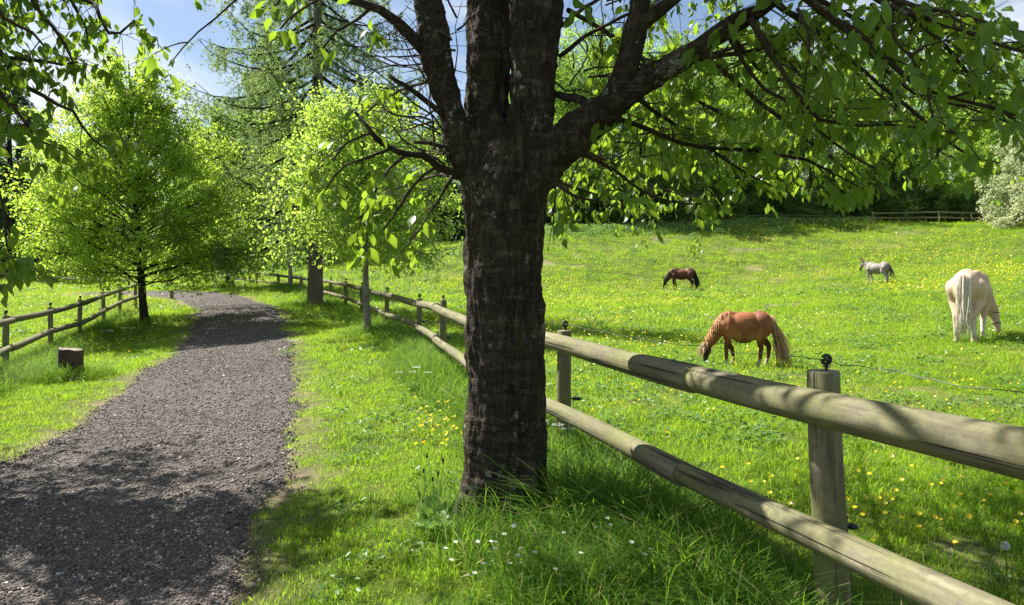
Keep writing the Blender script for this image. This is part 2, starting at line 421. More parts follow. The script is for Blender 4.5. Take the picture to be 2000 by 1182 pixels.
M['pebble'] = stone('pebble_stone', (.150, .129, .113))

# ------------------------------------------------------------------ ground sheet and path
def graded(a, b, fine0, fine1, step, grow=1.09):
    xs = list(np.arange(fine0, fine1 + 1e-6, step))
    s = step
    while xs[-1] < b: s *= grow; xs.append(xs[-1] + s)
    s = step
    while xs[0] > a: s *= grow; xs.insert(0, xs[0] - s)
    return np.array(xs)
def nearest_bumps(X, Y):
    far = np.clip((Y - 8) / 40, 0, 1)
    return (fbm(X * .9, Y * .9, 21) - .5) * .05 * (1 - far) + (fbm(X * .22, Y * .22, 33) - .5) * .35 * far
FPL = None
def fence_line():
    pts = [(1.79 - .268 * D, D) for D in (-3, 0, 2.6, 5.3, 8, 10)] + [((px - 1000) / F * D, D) for px, D, z in FENCE_G]
    return np.array(pts, float)
FL = fence_line()
LFL = np.array([(-6.6, 7), (-7.5, 10)] + [((px - 1000) / F * D, D) for px, D in ((0, 12.8), (18, 13.5), (105, 17), (163, 19.5), (207, 22.5), (240, 25), (270, 27))], float)

def GZ(X, Y):
    """ground height: spline + bumps, calm close to the path and the fences"""
    X = np.asarray(X, float); Y = np.asarray(Y, float)
    d = np.abs(seg_dist(X, Y, PCL)); k = np.clip((d - 1.2) / 1.2, 0, 1)
    df = np.abs(seg_dist(X, Y, FL)); k = k * np.clip(df / 1.5, .25, 1)
    return H(X, Y) + nearest_bumps(X, Y) * k
def G1(x, y): return float(GZ([x], [y])[0])

gx = graded(-420, 460, -9, 6, .22, 1.06); gy = graded(-14, 620, -3, 30, .22, 1.035)
GXm, GYm = np.meshgrid(gx, gy); X = GXm.ravel(); Y = GYm.ravel()
Zg = GZ(X, Y)
nx, ny = len(gx), len(gy)
i = (np.arange(ny - 1)[:, None] * nx + np.arange(nx - 1)[None]).ravel()
me = mesh_np('ground', np.stack([X, Y, Zg], 1), [np.stack([i, i + 1, i + nx + 1, i + nx], 1)])
dpath = np.abs(seg_dist(X, Y, PCL))
bare = np.clip(1 - (dpath - path_edge(X, Y)) / (.35 + .5 * (fbm(X * 1.7, Y * 1.7, 3) - .3)), 0, 1) * np.clip(fbm(X * 2.3, Y * 2.3, 9) * 2.2 - .35, 0, 1)
bare = np.maximum(bare, .5 * np.clip((fbm(X * 1.1, Y * 1.1, 61) - .62) * 6, 0, 1) * (X > 1.2) * (Y < 12))
bare = np.maximum(bare, np.clip((fbm(X * .45, Y * .6, 77) - .72) * 14, 0, .8) * (X > 2) * (Y > 20))
a = me.attributes.new('bare', 'FLOAT', 'POINT'); a.data.foreach_set('value', bare.astype(np.float32))
tag(obj('ground', me, M['ground']), kind='structure')

# path ribbon
ws = np.linspace(-1.5, 1.5, 27)
T = np.gradient(PCL, axis=0); T = unit(T); Nn = np.stack([T[:, 1], -T[:, 0]], 1)
PX = (PCL[:, None] + Nn[:, None] * ws[None, :, None]).reshape(-1, 2)
dd = np.tile(np.abs(ws), len(PCL)); ed = path_edge(PX[:, 0], PX[:, 1])
hz = H(PX[:, 0], PX[:, 1]) + .014 + .012 * (1 - (dd / 1.2) ** 2) - np.clip((dd - ed) / .15, 0, 1) * .09 + (fbm(PX[:, 0] * 3, PX[:, 1] * 3, 17) - .5) * .03
i = (np.arange(len(PCL) - 1)[:, None] * 27 + np.arange(26)[None]).ravel()
me = mesh_np('path', np.column_stack([PX, hz]), [np.stack([i, i + 27, i + 28, i + 1], 1)])
tag(obj('path', me, M['path']), kind='structure')

# ------------------------------------------------------------------ scattered stuff through geometry nodes
def proto_collection(name, objs):
    c = bpy.data.collections.new(name)
    for o in objs: c.objects.link(o)
    return c
def scatter(name, P, rot, scl, pid, coll, kind='stuff'):
    me = bpy.data.meshes.new(name)
    n = len(P); me.vertices.add(n); me.vertices.foreach_set('co', np.asarray(P, np.float32).ravel())
    a = me.attributes.new('rot', 'FLOAT_VECTOR', 'POINT'); a.data.foreach_set('vector', np.asarray(rot, np.float32).ravel())
    a = me.attributes.new('scl', 'FLOAT', 'POINT'); a.data.foreach_set('value', np.asarray(scl, np.float32))
    a = me.attributes.new('pid', 'INT', 'POINT'); a.data.foreach_set('value', np.asarray(pid, np.int32))
    o = bpy.data.objects.new(name, me); COL.objects.link(o); o['kind'] = kind
    ng = bpy.data.node_groups.new(name, 'GeometryNodeTree')
    ng.interface.new_socket('Geometry', in_out='INPUT', socket_type='NodeSocketGeometry')
    ng.interface.new_socket('Geometry', in_out='OUTPUT', socket_type='NodeSocketGeometry')
    gi = ng.nodes.new('NodeGroupInput'); go = ng.nodes.new('NodeGroupOutput')
    iop = ng.nodes.new('GeometryNodeInstanceOnPoints'); ci = ng.nodes.new('GeometryNodeCollectionInfo')
    ci.inputs['Collection'].default_value = coll; ci.inputs['Separate Children'].default_value = True; ci.inputs['Reset Children'].default_value = True
    def attr(nm, ty):
        q = ng.nodes.new('GeometryNodeInputNamedAttribute'); q.data_type = ty; q.inputs['Name'].default_value = nm
        return [s for s in q.outputs if s.enabled and s.name == 'Attribute'][0]
    ng.links.new(gi.outputs[0], iop.inputs['Points']); ng.links.new(ci.outputs[0], iop.inputs['Instance'])
    iop.inputs['Pick Instance'].default_value = True
    ng.links.new(attr('pid', 'INT'), iop.inputs['Instance Index'])
    ng.links.new(attr('rot', 'FLOAT_VECTOR'), iop.inputs['Rotation'])
    ng.links.new(attr('scl', 'FLOAT'), iop.inputs['Scale'])
    ng.links.new(iop.outputs[0], go.inputs[0])
    md = o.modifiers.new('scatter', 'NODES'); md.node_group = ng
    return o

def blade_tuft(name, n, rad, h0, h1, wid, lean, mat, segs=3, r=None):
    r = r or rng; V = []; Q = []; T = []; c = 0
    for b in range(n):
        a = r.uniform(0, 2 * PI); d = rad * math.sqrt(r.uniform(0, 1)); x, y = d * math.cos(a), d * math.sin(a)
        h = r.uniform(h0, h1); la = r.uniform(0, 2 * PI); ln = h * r.uniform(.1, lean); w = wid * r.uniform(.6, 1.2)
        sx, sy = -math.sin(la), math.cos(la); tw = r.uniform(-.6, .6)
        sx, sy = sx * math.cos(tw) - sy * math.sin(tw), sx * math.sin(tw) + sy * math.cos(tw)
        for k in range(segs):
            t = k / segs; ww = w * (1 - t ** 1.6) * .5
            bend = t ** 2; zz = h * (t - .25 * bend * lean)
            px, py = x + math.cos(la) * ln * bend, y + math.sin(la) * ln * bend
            V += [(px - sx * ww, py - sy * ww, zz), (px + sx * ww, py + sy * ww, zz)]
            if k: Q.append((c + 2 * k - 2, c + 2 * k - 1, c + 2 * k + 1, c + 2 * k))
        V.append((x + math.cos(la) * ln, y + math.sin(la) * ln, h * (1 - .25 * lean)))
        T.append((c + 2 * segs - 2, c + 2 * segs - 1, c + 2 * segs)); c += 2 * segs + 1
    me = mesh_np(name, V, [Q, T] if Q else [T]); me.materials.append(mat)
    return bpy.data.objects.new(name, me)

def in_view(x, y, margin=1.0):
    return (y > 1.5) & (np.abs(x) < y * .69 + margin)

def sample(D0, D1, dens, margin=1.0):
    A = (D1 - D0) * (.69 * (D0 + D1) + 2 * margin)
    n = int(A * dens)
    y = np.sqrt(rng.uniform(D0 ** 2, D1 ** 2, n)) if D0 > 0 else rng.uniform(D0, D1, n)
    x = rng.uniform(-1, 1, n) * (y * .69 + margin)
    return x, y

lawn = proto_collection('lawn_protos', [blade_tuft('lawn_tuft.%03d' % k, 46, .12, .03, .075, .0045, 1.2, M['grass'], 2) for k in range(4)] +
                        [blade_tuft('meadow_tuft.%03d' % k, 30, .13, .06, .14, .006, 1.3, M['grass'], 3) for k in range(3)])
tallc = proto_collection('tall_protos', [blade_tuft('tall_tuft.%03d' % k, 34, .11, .22, .5, .007, 1.5, M['tall_grass'], 4) for k in range(5)])
P = []; S = []; I = []
for D0, D1, dens, sc in [(2.2, 6, 190, .85), (6, 11, 95, 1.0), (11, 20, 42, 1.35), (20, 36, 15, 2.0), (36, 80, 4.5, 3.0)]:
    x, y = sample(D0, D1, dens)
    dp = np.abs(seg_dist(x, y, PCL)); e = path_edge(x, y)
    thin = np.clip((dp - e - .02) / .4 + .9 * (fbm(x * 2.3, y * 2.3, 9) - .42) * (dp < e + .8), 0, 1)
    keep = rng.uniform(size=len(x)) < thin
    keep &= (dp > e - .05)
    patch = fbm(x * 1.1, y * 1.1, 61)
    keep &= ~((patch > .66) & (x > 1.2) & (y < 12) & (rng.uniform(size=len(x)) < .6))
    far_bare = fbm(x * .45, y * .6, 77); keep &= ~((far_bare > .74) & (x > 2) & (y > 20) & (rng.uniform(size=len(x)) < .8))
    x, y = x[keep], y[keep]
    z = GZ(x, y)
    df = seg_dist(x, y, FL)
    field = (df > .2)
    longg = (field & (rng.uniform(size=len(x)) < .28)) | (rng.uniform(size=len(x)) < .05)
    P.append(np.stack([x, y, z - .005], 1)); S.append(sc * rng.uniform(.7, 1.25, len(x)) * (1 + .35 * (fbm(x * .8, y * .8, 71) - .5)))
    I.append(np.where(longg, rng.integers(4, 7, len(x)), rng.integers(0, 4, len(x))))
P = np.concatenate(P); S = np.concatenate(S); I = np.concatenate(I)
R = np.stack([rng.normal(0, .12, len(P)), rng.normal(0, .12, len(P)), rng.uniform(0, 2 * PI, len(P))], 1)
scatter('grass', P, R, S, I, lawn)

# tall grass along the fences, round the trunks and the stump
P = []; S = []
def tall_at(x, y, s):
    P.append(np.stack([x, y, GZ(x, y) - .01], 1)); S.append(s)
def along(L, spread, dens, off=0, ymin=0, ymax=99, s=1.0):
    Lr = resample(np.asarray(L, float), .05); Lr = Lr[(Lr[:, 1] > ymin) & (Lr[:, 1] < ymax)]
    n = int(len(Lr) * .05 * dens * spread * 2); k = rng.integers(0, len(Lr), n)
    o = rng.normal(0, spread * .55, n) + off
    x = Lr[k, 0] + o; y = Lr[k, 1] + rng.normal(0, .1, n)
    keep = in_view(x, y, .6) & (np.abs(seg_dist(x, y, PCL)) > 1.55)
    x, y = x[keep], y[keep]
    tall_at(x, y, s * (rng.uniform(.55, 1.15, len(x))) * np.clip(1.15 - np.abs(o[keep] - off) / (spread * 2.2), .4, 1))
along(FL, .42, 60, -.15, 2.0, 13, 1.1)
along(FL, .50, 26, -.25, 10, 30, 1.15)
along(FL, .7, 8, -.2, 28, 50, 1.3)
along(LFL, .5, 55, .3, 8, 20, 1.15); along(LFL, .5, 16, .3, 18, 28, 1.1)
def ring(cx, cy, r0, r1, n, s=1.0):
    a = rng.uniform(0, 2 * PI, n); d = np.sqrt(rng.uniform(r0 ** 2, r1 ** 2, n))
    x, y = cx + d * np.cos(a), cy + d * np.sin(a)
    tall_at(x, y, s * rng.uniform(.6, 1.15, n) * np.clip(1.3 - (d - r0) / (r1 - r0) * .7, .4, 1.2))
ring(-.02, 4.35, .24, .8, 60, .75); ring(.42, 3.95, .05, .75, 190, 1.15); ring(.75, 3.2, 0, .6, 130, 1.0); ring(.25, 3.05, 0, .55, 110, .75)
ring(-6.7, 11.5, .17, .6, 150, .85); ring(-6.7, 11.25, .0, .25, 40, .75); ring(-10.1, 21, .15, .9, 60, 1.0); ring(-6.55, 25, .28, 1.2, 90, 1.1); ring(-3.2, 17, .08, .7, 60, 1.0)
ring(-14.1, 38, .2, 1.2, 60, 1.3); ring(-10.2, 35, .2, 1.2, 50, 1.3)
P = np.concatenate(P); S = np.concatenate(S)
R = np.stack([rng.normal(0, .12, len(P)), rng.normal(0, .12, len(P)), rng.uniform(0, 2 * PI, len(P))], 1)
scatter('tall_grass', P, R, S, rng.integers(0, 5, len(P)), tallc)

# pebbles
def pebble(name, mat, k):
    r = np.random.default_rng(k)
    ph = (1 + 5 ** .5) / 2
    V = np.array([(-1, ph, 0), (1, ph, 0), (-1, -ph, 0), (1, -ph, 0), (0, -1, ph), (0, 1, ph), (0, -1, -ph), (0, 1, -ph), (ph, 0, -1), (ph, 0, 1), (-ph, 0, -1), (-ph, 0, 1)], float)
    V = unit(V) * r.uniform(.7, 1.15, (12, 1)) * np.array([1, .75, .55])
    Fc = [(0, 11, 5), (0, 5, 1), (0, 1, 7), (0, 7, 10), (0, 10, 11), (1, 5, 9), (5, 11, 4), (11, 10, 2), (10, 7, 6), (7, 1, 8), (3, 9, 4), (3, 4, 2), (3, 2, 6), (3, 6, 8), (3, 8, 9), (4, 9, 5), (2, 4, 11), (6, 2, 10), (8, 6, 7), (9, 8, 1)]
    me = mesh_np(name, V * .5, [Fc]); me.materials.append(mat)
    return bpy.data.objects.new(name, me)
peb = proto_collection('pebble_protos', [pebble('pebble.%03d' % k, M['pebble'], k) for k in range(5)])
P = []; S = []
for D0, D1, dens, s0, s1 in [(2.6, 5, 2600, .009, .024), (5, 9, 1100, .012, .030), (9, 16, 320, .018, .04), (16, 30, 60, .03, .055)]:
    L = PCL[(PCL[:, 1] > D0) & (PCL[:, 1] < D1)]
    n = int(len(L) * .12 * 2.7 * dens); k = rng.integers(0, len(L), n); o = rng.uniform(-1.45, 1.45, n)
    Tn = unit(np.gradient(PCL, axis=0))[(PCL[:, 1] > D0) & (PCL[:, 1] < D1)]
    x = L[k, 0] + Tn[k, 1] * o + rng.uniform(-.06, .06, n); y = L[k, 1] - Tn[k, 0] * o + rng.uniform(-.06, .06, n)
    e = path_edge(x, y); keep = (np.abs(o) < e + rng.exponential(.07, n)) & in_view(x, y, .3); x, y = x[keep], y[keep]
    P.append(np.stack([x, y, H(x, y) + .016 + .012 * (1 - (np.abs(o[keep]) / 1.2) ** 2) - np.clip((np.abs(o[keep]) - e[keep]) / .15, 0, .15) * .09 + (fbm(x * 3, y * 3, 17) - .5) * .03], 1)); S.append(rng.uniform(s0, s1, len(x)) * rng.choice([1, 1, 1, 1.4], len(x)))
P = np.concatenate(P); S = np.concatenate(S)
scatter('gravel', P, rng.uniform(0, 6.28, (len(P), 3)) * np.array([.15, .15, 1]), S, rng.integers(0, 5, len(P)), peb)

# ------------------------------------------------------------------ fences
def log_mesh(name, L, r0, r1, mat, end_mat, seed, k=20, taper_end=False):
    """a round log along +X from 0 to L with slightly uneven girth, checks and sawn ends"""
    r = np.random.default_rng(seed); n = max(6, int(L / .12)); t = np.linspace(0, 1, n)
    V = []; th = np.arange(k) * 2 * PI / k; ph = r.uniform(0, 6, 4)
    for i, u in enumerate(t):
        rad = r0 + (r1 - r0) * u
        rr = rad * (1 + .018 * np.sin(3 * th + ph[0] + u * 2) + .014 * np.sin(2 * th + ph[1] - u * 5) + .012 * math.sin(u * L * 4 + ph[2]))
        if i in (0, n - 1): rr = rr * .955
        cy, cz = .008 * math.sin(u * PI * 1.5 + ph[3]), .010 * math.sin(u * PI + ph[1])
        x = u * L
        V += [(x, cy + a * math.cos(b), cz + a * math.sin(b)) for a, b in zip(rr, th)]
    # bevelled ends: pull the first and last rings' neighbours
    V = np.array(V); V[k:2 * k, 0] = .006; V[(n - 2) * k:(n - 1) * k, 0] = L - .006
    i = np.arange(n - 1)[:, None] * k; j = np.arange(k)[None]; j2 = (j + 1) % k
    q = np.stack([i + j, i + j2, i + k + j2, i + k + j], -1).reshape(-1, 4)
    me = bpy.data.meshes.new(name)
    me.from_pydata(V.tolist(), [], q.tolist() + [list(range(k))[::-1], [(n - 1) * k + x for x in range(k)]])
    me.materials.append(mat); me.materials.append(end_mat)
    for p in me.polygons: p.use_smooth = True
    for p in list(me.polygons)[-2:]: p.material_index = 1; p.use_smooth = False
    return me
def log_between(name, a, b, r0, r1, mat, parent, seed):
    a, b = Vector(a), Vector(b); d = b - a
    me = log_mesh(name, d.length, r0, r1, mat, M['end_grain'], seed)
    o = obj(name, me, None, parent, smooth=False)
    o.matrix_world = Matrix.Translation(a) @ d.to_track_quat('X', 'Z').to_matrix().to_4x4()
    return o
def post_obj(x, y, zb, zt, parent, r=.052, lean=(0, 0), seed=0):
    a = Vector((x - lean[0] * .9, y - lean[1] * .9, zb)); b = Vector((x, y, zt)); d = b - a
    me = log_mesh('post', d.length, r * 1.03, r * .97, M['post_wood_x'], M['end_grain'], seed, 14)
    o = obj('post', me, None, parent, smooth=False)
    o.matrix_world = Matrix.Translation(a) @ d.to_track_quat('X', 'Y').to_matrix().to_4x4()
    return o
M['post_wood_x'] = wood('post_wood_x', 0, (.085, .075, .047), (.18, .162, .104), (.29, .265, .18), .8)

def insulator(parent, loc, side=(0, 0, 1), s=1.0):
    """ring insulator: threaded stem, two flanges and a slotted ring"""
    A = Acc(); up = Vector(side).normalized()
    q = up.to_track_quat('Z', 'Y').to_matrix()
    def w(p): return Vector(loc) + q @ (Vector(p) * s)
    tube(A, [w((0, 0, -.01)), w((0, 0, .022))], [.006 * s] * 2, 8)
    for z in (.012, .022): tube(A, [w((0, 0, z)), w((0, 0, z + .004))], [.016 * s] * 2, 12)
    c = .042
    ring_ = [w((.017 * math.cos(t), 0, c + .017 * math.sin(t))) for t in np.linspace(.5, 2 * PI + .1, 18)]
    tube(A, ring_, [.0075 * s] * 18, 8)
    tube(A, [w((0, -.012, c)), w((0, .012, c))], [.008 * s] * 2, 8)
    o = obj('insulator', A.mesh('insulator'), M['plastic'], parent, smooth=True)
    return Vector(loc) + q @ Vector((0, 0, c * s))

def wire(parent, pts, r=.0016, sag=.01, wav=.006, seed=0):
    A = Acc(); rr = np.random.default_rng(seed); P = []
    for a, b in zip(pts[:-1], pts[1:]):
        a, b = Vector(a), Vector(b); n = max(4, int((b - a).length / .08))
        for i in range(n):
            t = i / n; p = a.lerp(b, t); p.z -= sag * 4 * t * (1 - t) * (b - a).length / 2.4; P.append(p)
    P.append(Vector(pts[-1])); P = np.array([tuple(p) for p in P])
    w_ = np.cumsum(rr.normal(size=len(P))) ; w_ = w_ - np.convolve(w_, np.ones(9) / 9, 'same'); P[1:-1, 2] += w_[1:-1] * wav
    tube(A, P, [r] * len(P), 5)
    return obj('wire', A.mesh('wire'), M['wire'], parent)

# right-hand paddock fence. rail axis as (px, py_top, py_low, D)
fence = empty('paddock_fence', (0, 0, 0), 'round timber post and rail fence sweeping from bottom right behind the cherry trunk', 'fence')
def lineX(D): return 1.79 - .268 * D
RT = [(lineX(D), D, z1, z2) for D, z1, z2 in ((1.0, 1.125, .70), (1.9, 1.121, .685), (2.68, 1.115, .668), (3.5, 1.11, .630), (5.7, 1.103, .614), (8.0, 1.09, .60), (10, 1.075, .615))]
for px, pt, pl, D in ((852, 602, 663, 11.5), (809, 591.6, 634, 15), (748, 574.5, 612, 19.5), (700, 563, 592, 23), (669, 554.6, 580, 26), (641, 549.8, 573, 29), (540, 537.7, 553.7, 39), (498, 532.7, 548, 43), (402, 523, 537, 48)):
    RT.append(((px - 1000) / F * D, D, CAMH + (HY - pt) / F * D, CAMH + (HY - pl) / F * D))
RT.append((-27, 51, 2.55, 2.1))
RT = np.array(RT)
def rt(D): return [np.interp(D, RT[:, 1], RT[:, k]) for k in (0, 2, 3)]
joints_t = [1.0, 3.5, 5.75, 8.4, 11.5, 15, 19.5, 23, 26, 29, 34, 39, 43, 48, 51]
joints_l = [1.0, 3.62, 6.2, 8.4, 11.5, 15, 19.5, 23, 26, 29, 34, 39, 43, 48, 51]
for js, kk in ((joints_t, 1), (joints_l, 2)):
    for i, (a, b) in enumerate(zip(js[:-1], js[1:])):
        A_, B_ = rt(a), rt(b)
        ra, rb = (.060, .069) if kk == 1 else (.052, .063)
        pa = Vector((A_[0], a, A_[kk])); pb = Vector((B_[0], b, B_[kk])); d = (pb - pa).normalized()
        log_between('rail', pa - d * .0, pb + d * .03, rb if i % 2 == 0 else rb * .97, ra, M['rail_wood'], fence, 100 + i * 3 + kk)
pd = [(2.72, 1.225, .060), (5.36, 1.185, .054), (8.4, 1.17, .055), (11.55, 1.27, .056), (15.05, 1.19, .055), (19.55, 1.30, .06), (23.05, 1.42, .06), (26.05, 1.56, .06), (29.05, 1.63, .06), (34, 1.76, .07), (39.05, 1.93, .07), (43.05, 2.1, .07), (48.05, 2.5, .07), (51, 2.6, .07)]
tops = []
for i, (D, zt, r) in enumerate(pd):
    x, z1, z2 = rt(D)
    ofs = .115 + (.012 if i == 0 else 0)
    x2 = x + ofs * .965; y2 = D + ofs * .26
    if i == 1: x2 -= .07; y2 += .26
    if i == 0: x2, y2 = 1.06 + .085, 2.76
    g = H1(x2, y2) - .35
    post_obj(x2, y2, g, max(zt, z1 + (.075 if i else 0)), fence, r, (-.03 if i == 0 else .0, 0), 40 + i)
    if D < 30:
        t = insulator(fence, (x2, y2, max(zt, z1 + (.075 if i else 0)) + .002), (0, 0, 1), .92 if D < 4 else (1.1 if D < 12 else 1.6))
        tops.append(t)
        insulator(fence, (x2 + r * .9, y2, g + .35 + .42), (1, -.25, 0), .92 if D < 4 else 1.2)
wire(fence, [tops[0] + Vector((.45, -1.6, -.02)), tops[0]], seed=2, wav=.012)
wire(fence, tops, seed=3, wav=.004, sag=.02)

# left paddock fence
lf = empty('paddock_fence', (0, 0, 0), 'timber post and rail fence on the left verge, behind the cut stump', 'fence')
LT = []
for px, pt, pl, D in ((0, 592 + 38, 685, 12.8), (18, 626, 681, 13.5), (105, 607, 646, 17), (163, 592, 629, 19.5), (207, 576, 604.5, 22.5), (240, 565, 589, 25), (270, 554, 578, 27)):
    LT.append(((px - 1000) / F * D, D, CAMH + (HY - pt) / F * D, CAMH + (HY - pl) / F * D))
LT.insert(0, (-7.0, 9.5, .86, .38)); LT = np.array(LT)
def lt(D): return [np.interp(D, LT[:, 1], LT[:, k]) for k in (0, 2, 3)]
js = [9.5, 13.6, 17.05, 19.55, 22.55, 25, 27]
for i, (a, b) in enumerate(zip(js[:-1], js[1:])):
    A_, B_ = lt(a), lt(b)
    for kk in (1, 2):
        log_between('rail', (A_[0], a, A_[kk]), (B_[0], b + .03, B_[kk]), .066, .057, M['rail_wood'], lf, 300 + 2 * i + kk)
for i, D in enumerate([10.2, 13.6, 17.05, 19.55, 22.55, 25.0, 27.0]):
    x, z1, z2 = lt(D); x2 = x - .11; g = H1(x2, D)
    post_obj(x2, D + .03, g - .3, z1 + .08, lf, .055, (0, 0), 400 + i)
    if i < 6:
        insulator(lf, (x2, D + .03, z1 + .08), (0, 0, 1), 1.6); insulator(lf, (x2 - .055, D + .03, g + .45), (-1, -.2, 0), 1.6)

def simple_fence(label, pts, h1, h2, r=.06, post_h=1.05, step=3.0, group=None):
    f = empty('field_fence', (0, 0, 0), label, 'fence', group)
    Pn = np.array(pts, float); L = np.concatenate([[0], np.cumsum(np.linalg.norm(np.diff(Pn[:, :2], axis=0), axis=1))])
    n = max(1, int(round(L[-1] / step))); s = np.linspace(0, L[-1], n + 1)
    xs = np.interp(s, L, Pn[:, 0]); ys = np.interp(s, L, Pn[:, 1]); zs = GZ(xs, ys)
    for i in range(n + 1):
        post_obj(xs[i], ys[i] + .08, zs[i] - .3, zs[i] + post_h, f, r * .95, (0, 0), 500 + i)
        if i < n:
            for h in (h1, h2):
                j0, j1 = rng.uniform(-.03, .03, 2)
                log_between('rail', (xs[i] + .01, ys[i], zs[i] + h + j0), (xs[i + 1], ys[i + 1], zs[i + 1] + h + j1), r, r * .9, M['rail_wood'], f, 600 + i)
    return f
simple_fence('weathered rail fence crossing the far end of the left meadow beneath the lime tree', [at(250, 560, 37)[:2], at(168, 560, 40)[:2], at(83, 560, 44)[:2], at(0, 560, 47)[:2], at(-90, 560, 50)[:2]], .86, .42, .065, .98, 3.0)
simple_fence('pale rail fence in the far right corner, angled in front of the dark hedge', [at(1705, 440, 67)[:2], at(1905, 440, 69)[:2], at(1912, 440, 68)[:2], at(2120, 440, 60)[:2]], 1.0, .55, .075, 1.15, 3.4)
# thin fence under the hedge at the back of the field
f2 = simple_fence('thin sagging rail along the shaded foot of the wood behind the field', [at(1190, 450, 66)[:2], at(1300, 450, 67)[:2], at(1500, 450, 69.5)[:2], at(1640, 450, 70)[:2]], .75, .35, .03, .95, 5.0)

# ------------------------------------------------------------------ cut stump
st = empty('tree_stump', at(137, 742, 11.5), 'short cut tree stump standing in long grass beside the path', 'stump')
A = Acc(); k = 28; th = np.arange(k) * 2 * PI / k
rad = np.array([.16 + .012 * math.sin(3 * t) + .014 * math.sin(5 * t + 1) + .010 * math.sin(11 * t) for t in th])
V = []; hs = [-.15, .0, .1, .2, .3, .4, .49, .5]
for i, h in enumerate(hs):
    fl = 1 + .12 * max(0, (.12 - h)) * 4
    rr = rad * fl * (.97 if i == len(hs) - 1 else 1) * (1 + .02 * np.sin(th * 9 + h * 3))
    V += [(a * math.cos(b), a * math.sin(b), h + ((-.03 - .02 * math.cos(b) + .01 * math.sin(4 * b)) if i >= 6 else 0)) for a, b in zip(rr, th)]
i = np.arange(len(hs) - 1)[:, None] * k; j = np.arange(k)[None]
A.add(V, np.stack([i + j, i + (j + 1) % k, i + k + (j + 1) % k, i + k + j], -1).reshape(-1, 4))
obj('bark', A.mesh('bark'), M['linden_bark'], st)
n0 = (len(hs) - 1) * k
me = bpy.data.meshes.new('cut_face'); me.from_pydata([(v[0] * .99, v[1] * .99, v[2] + .001) for v in V[n0:]], [], [list(range(k))]); obj('cut_face', me, M['end_grain'], st, smooth=False)

# short stub post at the end of the near verge
p_ = at(335, 583, 30); gz = H1(p_.x, p_.y)
sp = empty('marker_post', (p_.x, p_.y, gz), 'short dark post stub beside the bend in the path, right of the lime tree', 'post')
post_obj(p_.x, p_.y, gz - .2, gz + .34, None, .07, (0, 0), 77)
bpy.data.objects['post'] if False else None
for o in list(COL.objects):
    if o.name.startswith('post') and o.parent is None: o.parent = sp; o.matrix_parent_inverse = sp.matrix_world.inverted() if False else Matrix.Translation(-Vector((p_.x, p_.y, gz)))

# ------------------------------------------------------------------ organic bodies: union of tapered shapes, voxel-remeshed into one surface
def ellipsoid(A, c, r, rotz=0, roty=0, n=12):
    u = np.linspace(0, PI, n); v = np.arange(2 * n) * PI / n; V = []; Q = []
    Rm = np.array(Euler((0, roty, rotz)).to_matrix())
    for a in u:
        for b in v: V.append((math.sin(a) * math.cos(b) * r[0], math.sin(a) * math.sin(b) * r[1], math.cos(a) * r[2]))
    k = 2 * n
    for i in range(n - 1):
        for j in range(k): Q.append((i * k + j, (i + 1) * k + j, (i + 1) * k + (j + 1) % k, i * k + (j + 1) % k))
    A.add(np.array(V) @ Rm.T + np.array(c), Q)
def chain(A, P, R, k=12):
    """tapered round chain with ball ends and joints"""
    P = [np.array(p, float) for p in P]
    for i in range(len(P) - 1):
        tube(A, [P[i] + (P[i + 1] - P[i]) * t for t in np.linspace(0, 1, 5)], [R[i] + (R[i + 1] - R[i]) * t for t in np.linspace(0, 1, 5)], k)
    for p, r in zip(P, R): ellipsoid(A, p, (r, r, r), n=7)
def remeshed(A, name, voxel, smooth=6, fac=.5):
    me = A.mesh(name + '_raw'); o = bpy.data.objects.new(name + '_raw', me); COL.objects.link(o)
    md = o.modifiers.new('r', 'REMESH'); md.mode = 'VOXEL'; md.voxel_size = voxel; md.use_smooth_shade = True
    if smooth: ms = o.modifiers.new('s', 'SMOOTH'); ms.iterations = smooth; ms.factor = fac
    dg = bpy.context.evaluated_depsgraph_get(); dg.update()
    out = bpy.data.meshes.new_from_object(o.evaluated_get(dg)); out.name = name
    bpy.data.objects.remove(o); bpy.data.meshes.remove(me)
    return out
def mesh_co(me):
    v = np.empty(len(me.vertices) * 3, np.float32); me.vertices.foreach_get('co', v); return v.reshape(-1, 3)
def mesh_no(me):
    v = np.empty(len(me.vertices) * 3, np.float32); me.vertices.foreach_get('normal', v); return v.reshape(-1, 3)

# ------------------------------------------------------------------ the big cherry
CH = np.array((-.02, 4.35, .12))
cherry = empty('cherry_tree', tuple(CH), 'old cherry tree with thick dark ridged trunk forking above the near fence', 'tree')
def pxs(L): return [np.array(at(a, b, d)) for a, b, d in L]
def rpx(w, D): return w / 2 * D / F
A = Acc()
TR = [(985, 1120, 4.3, 235), (985, 1065, 4.3, 205), (986, 1010, 4.3, 176), (987, 900, 4.3, 160), (988, 780, 4.3, 154), (987, 650, 4.3, 152), (984, 520, 4.3, 150), (982, 420, 4.3, 156), (984, 360, 4.3, 166), (988, 310, 4.31, 150), (992, 265, 4.32, 90), (994, 235, 4.32, 30)]
P_ = [np.array(at(a, b, d)) for a, b, d, w in TR]
tube(A, P_, [rpx(w, 4.3) for *_, w in TR], 26)
def stem(L, A=A):
    tube(A, [np.array(at(a, b, d)) for a, b, d, w in L], [rpx(w, d) for a, b, d, w in L], 20)
stem([(950, 400, 4.32, 80), (948, 300, 4.32, 92), (949, 200, 4.36, 88), (954, 100, 4.42, 86), (956, 0, 4.5, 86), (955, -110, 4.6, 84), (948, -260, 4.7, 74)])
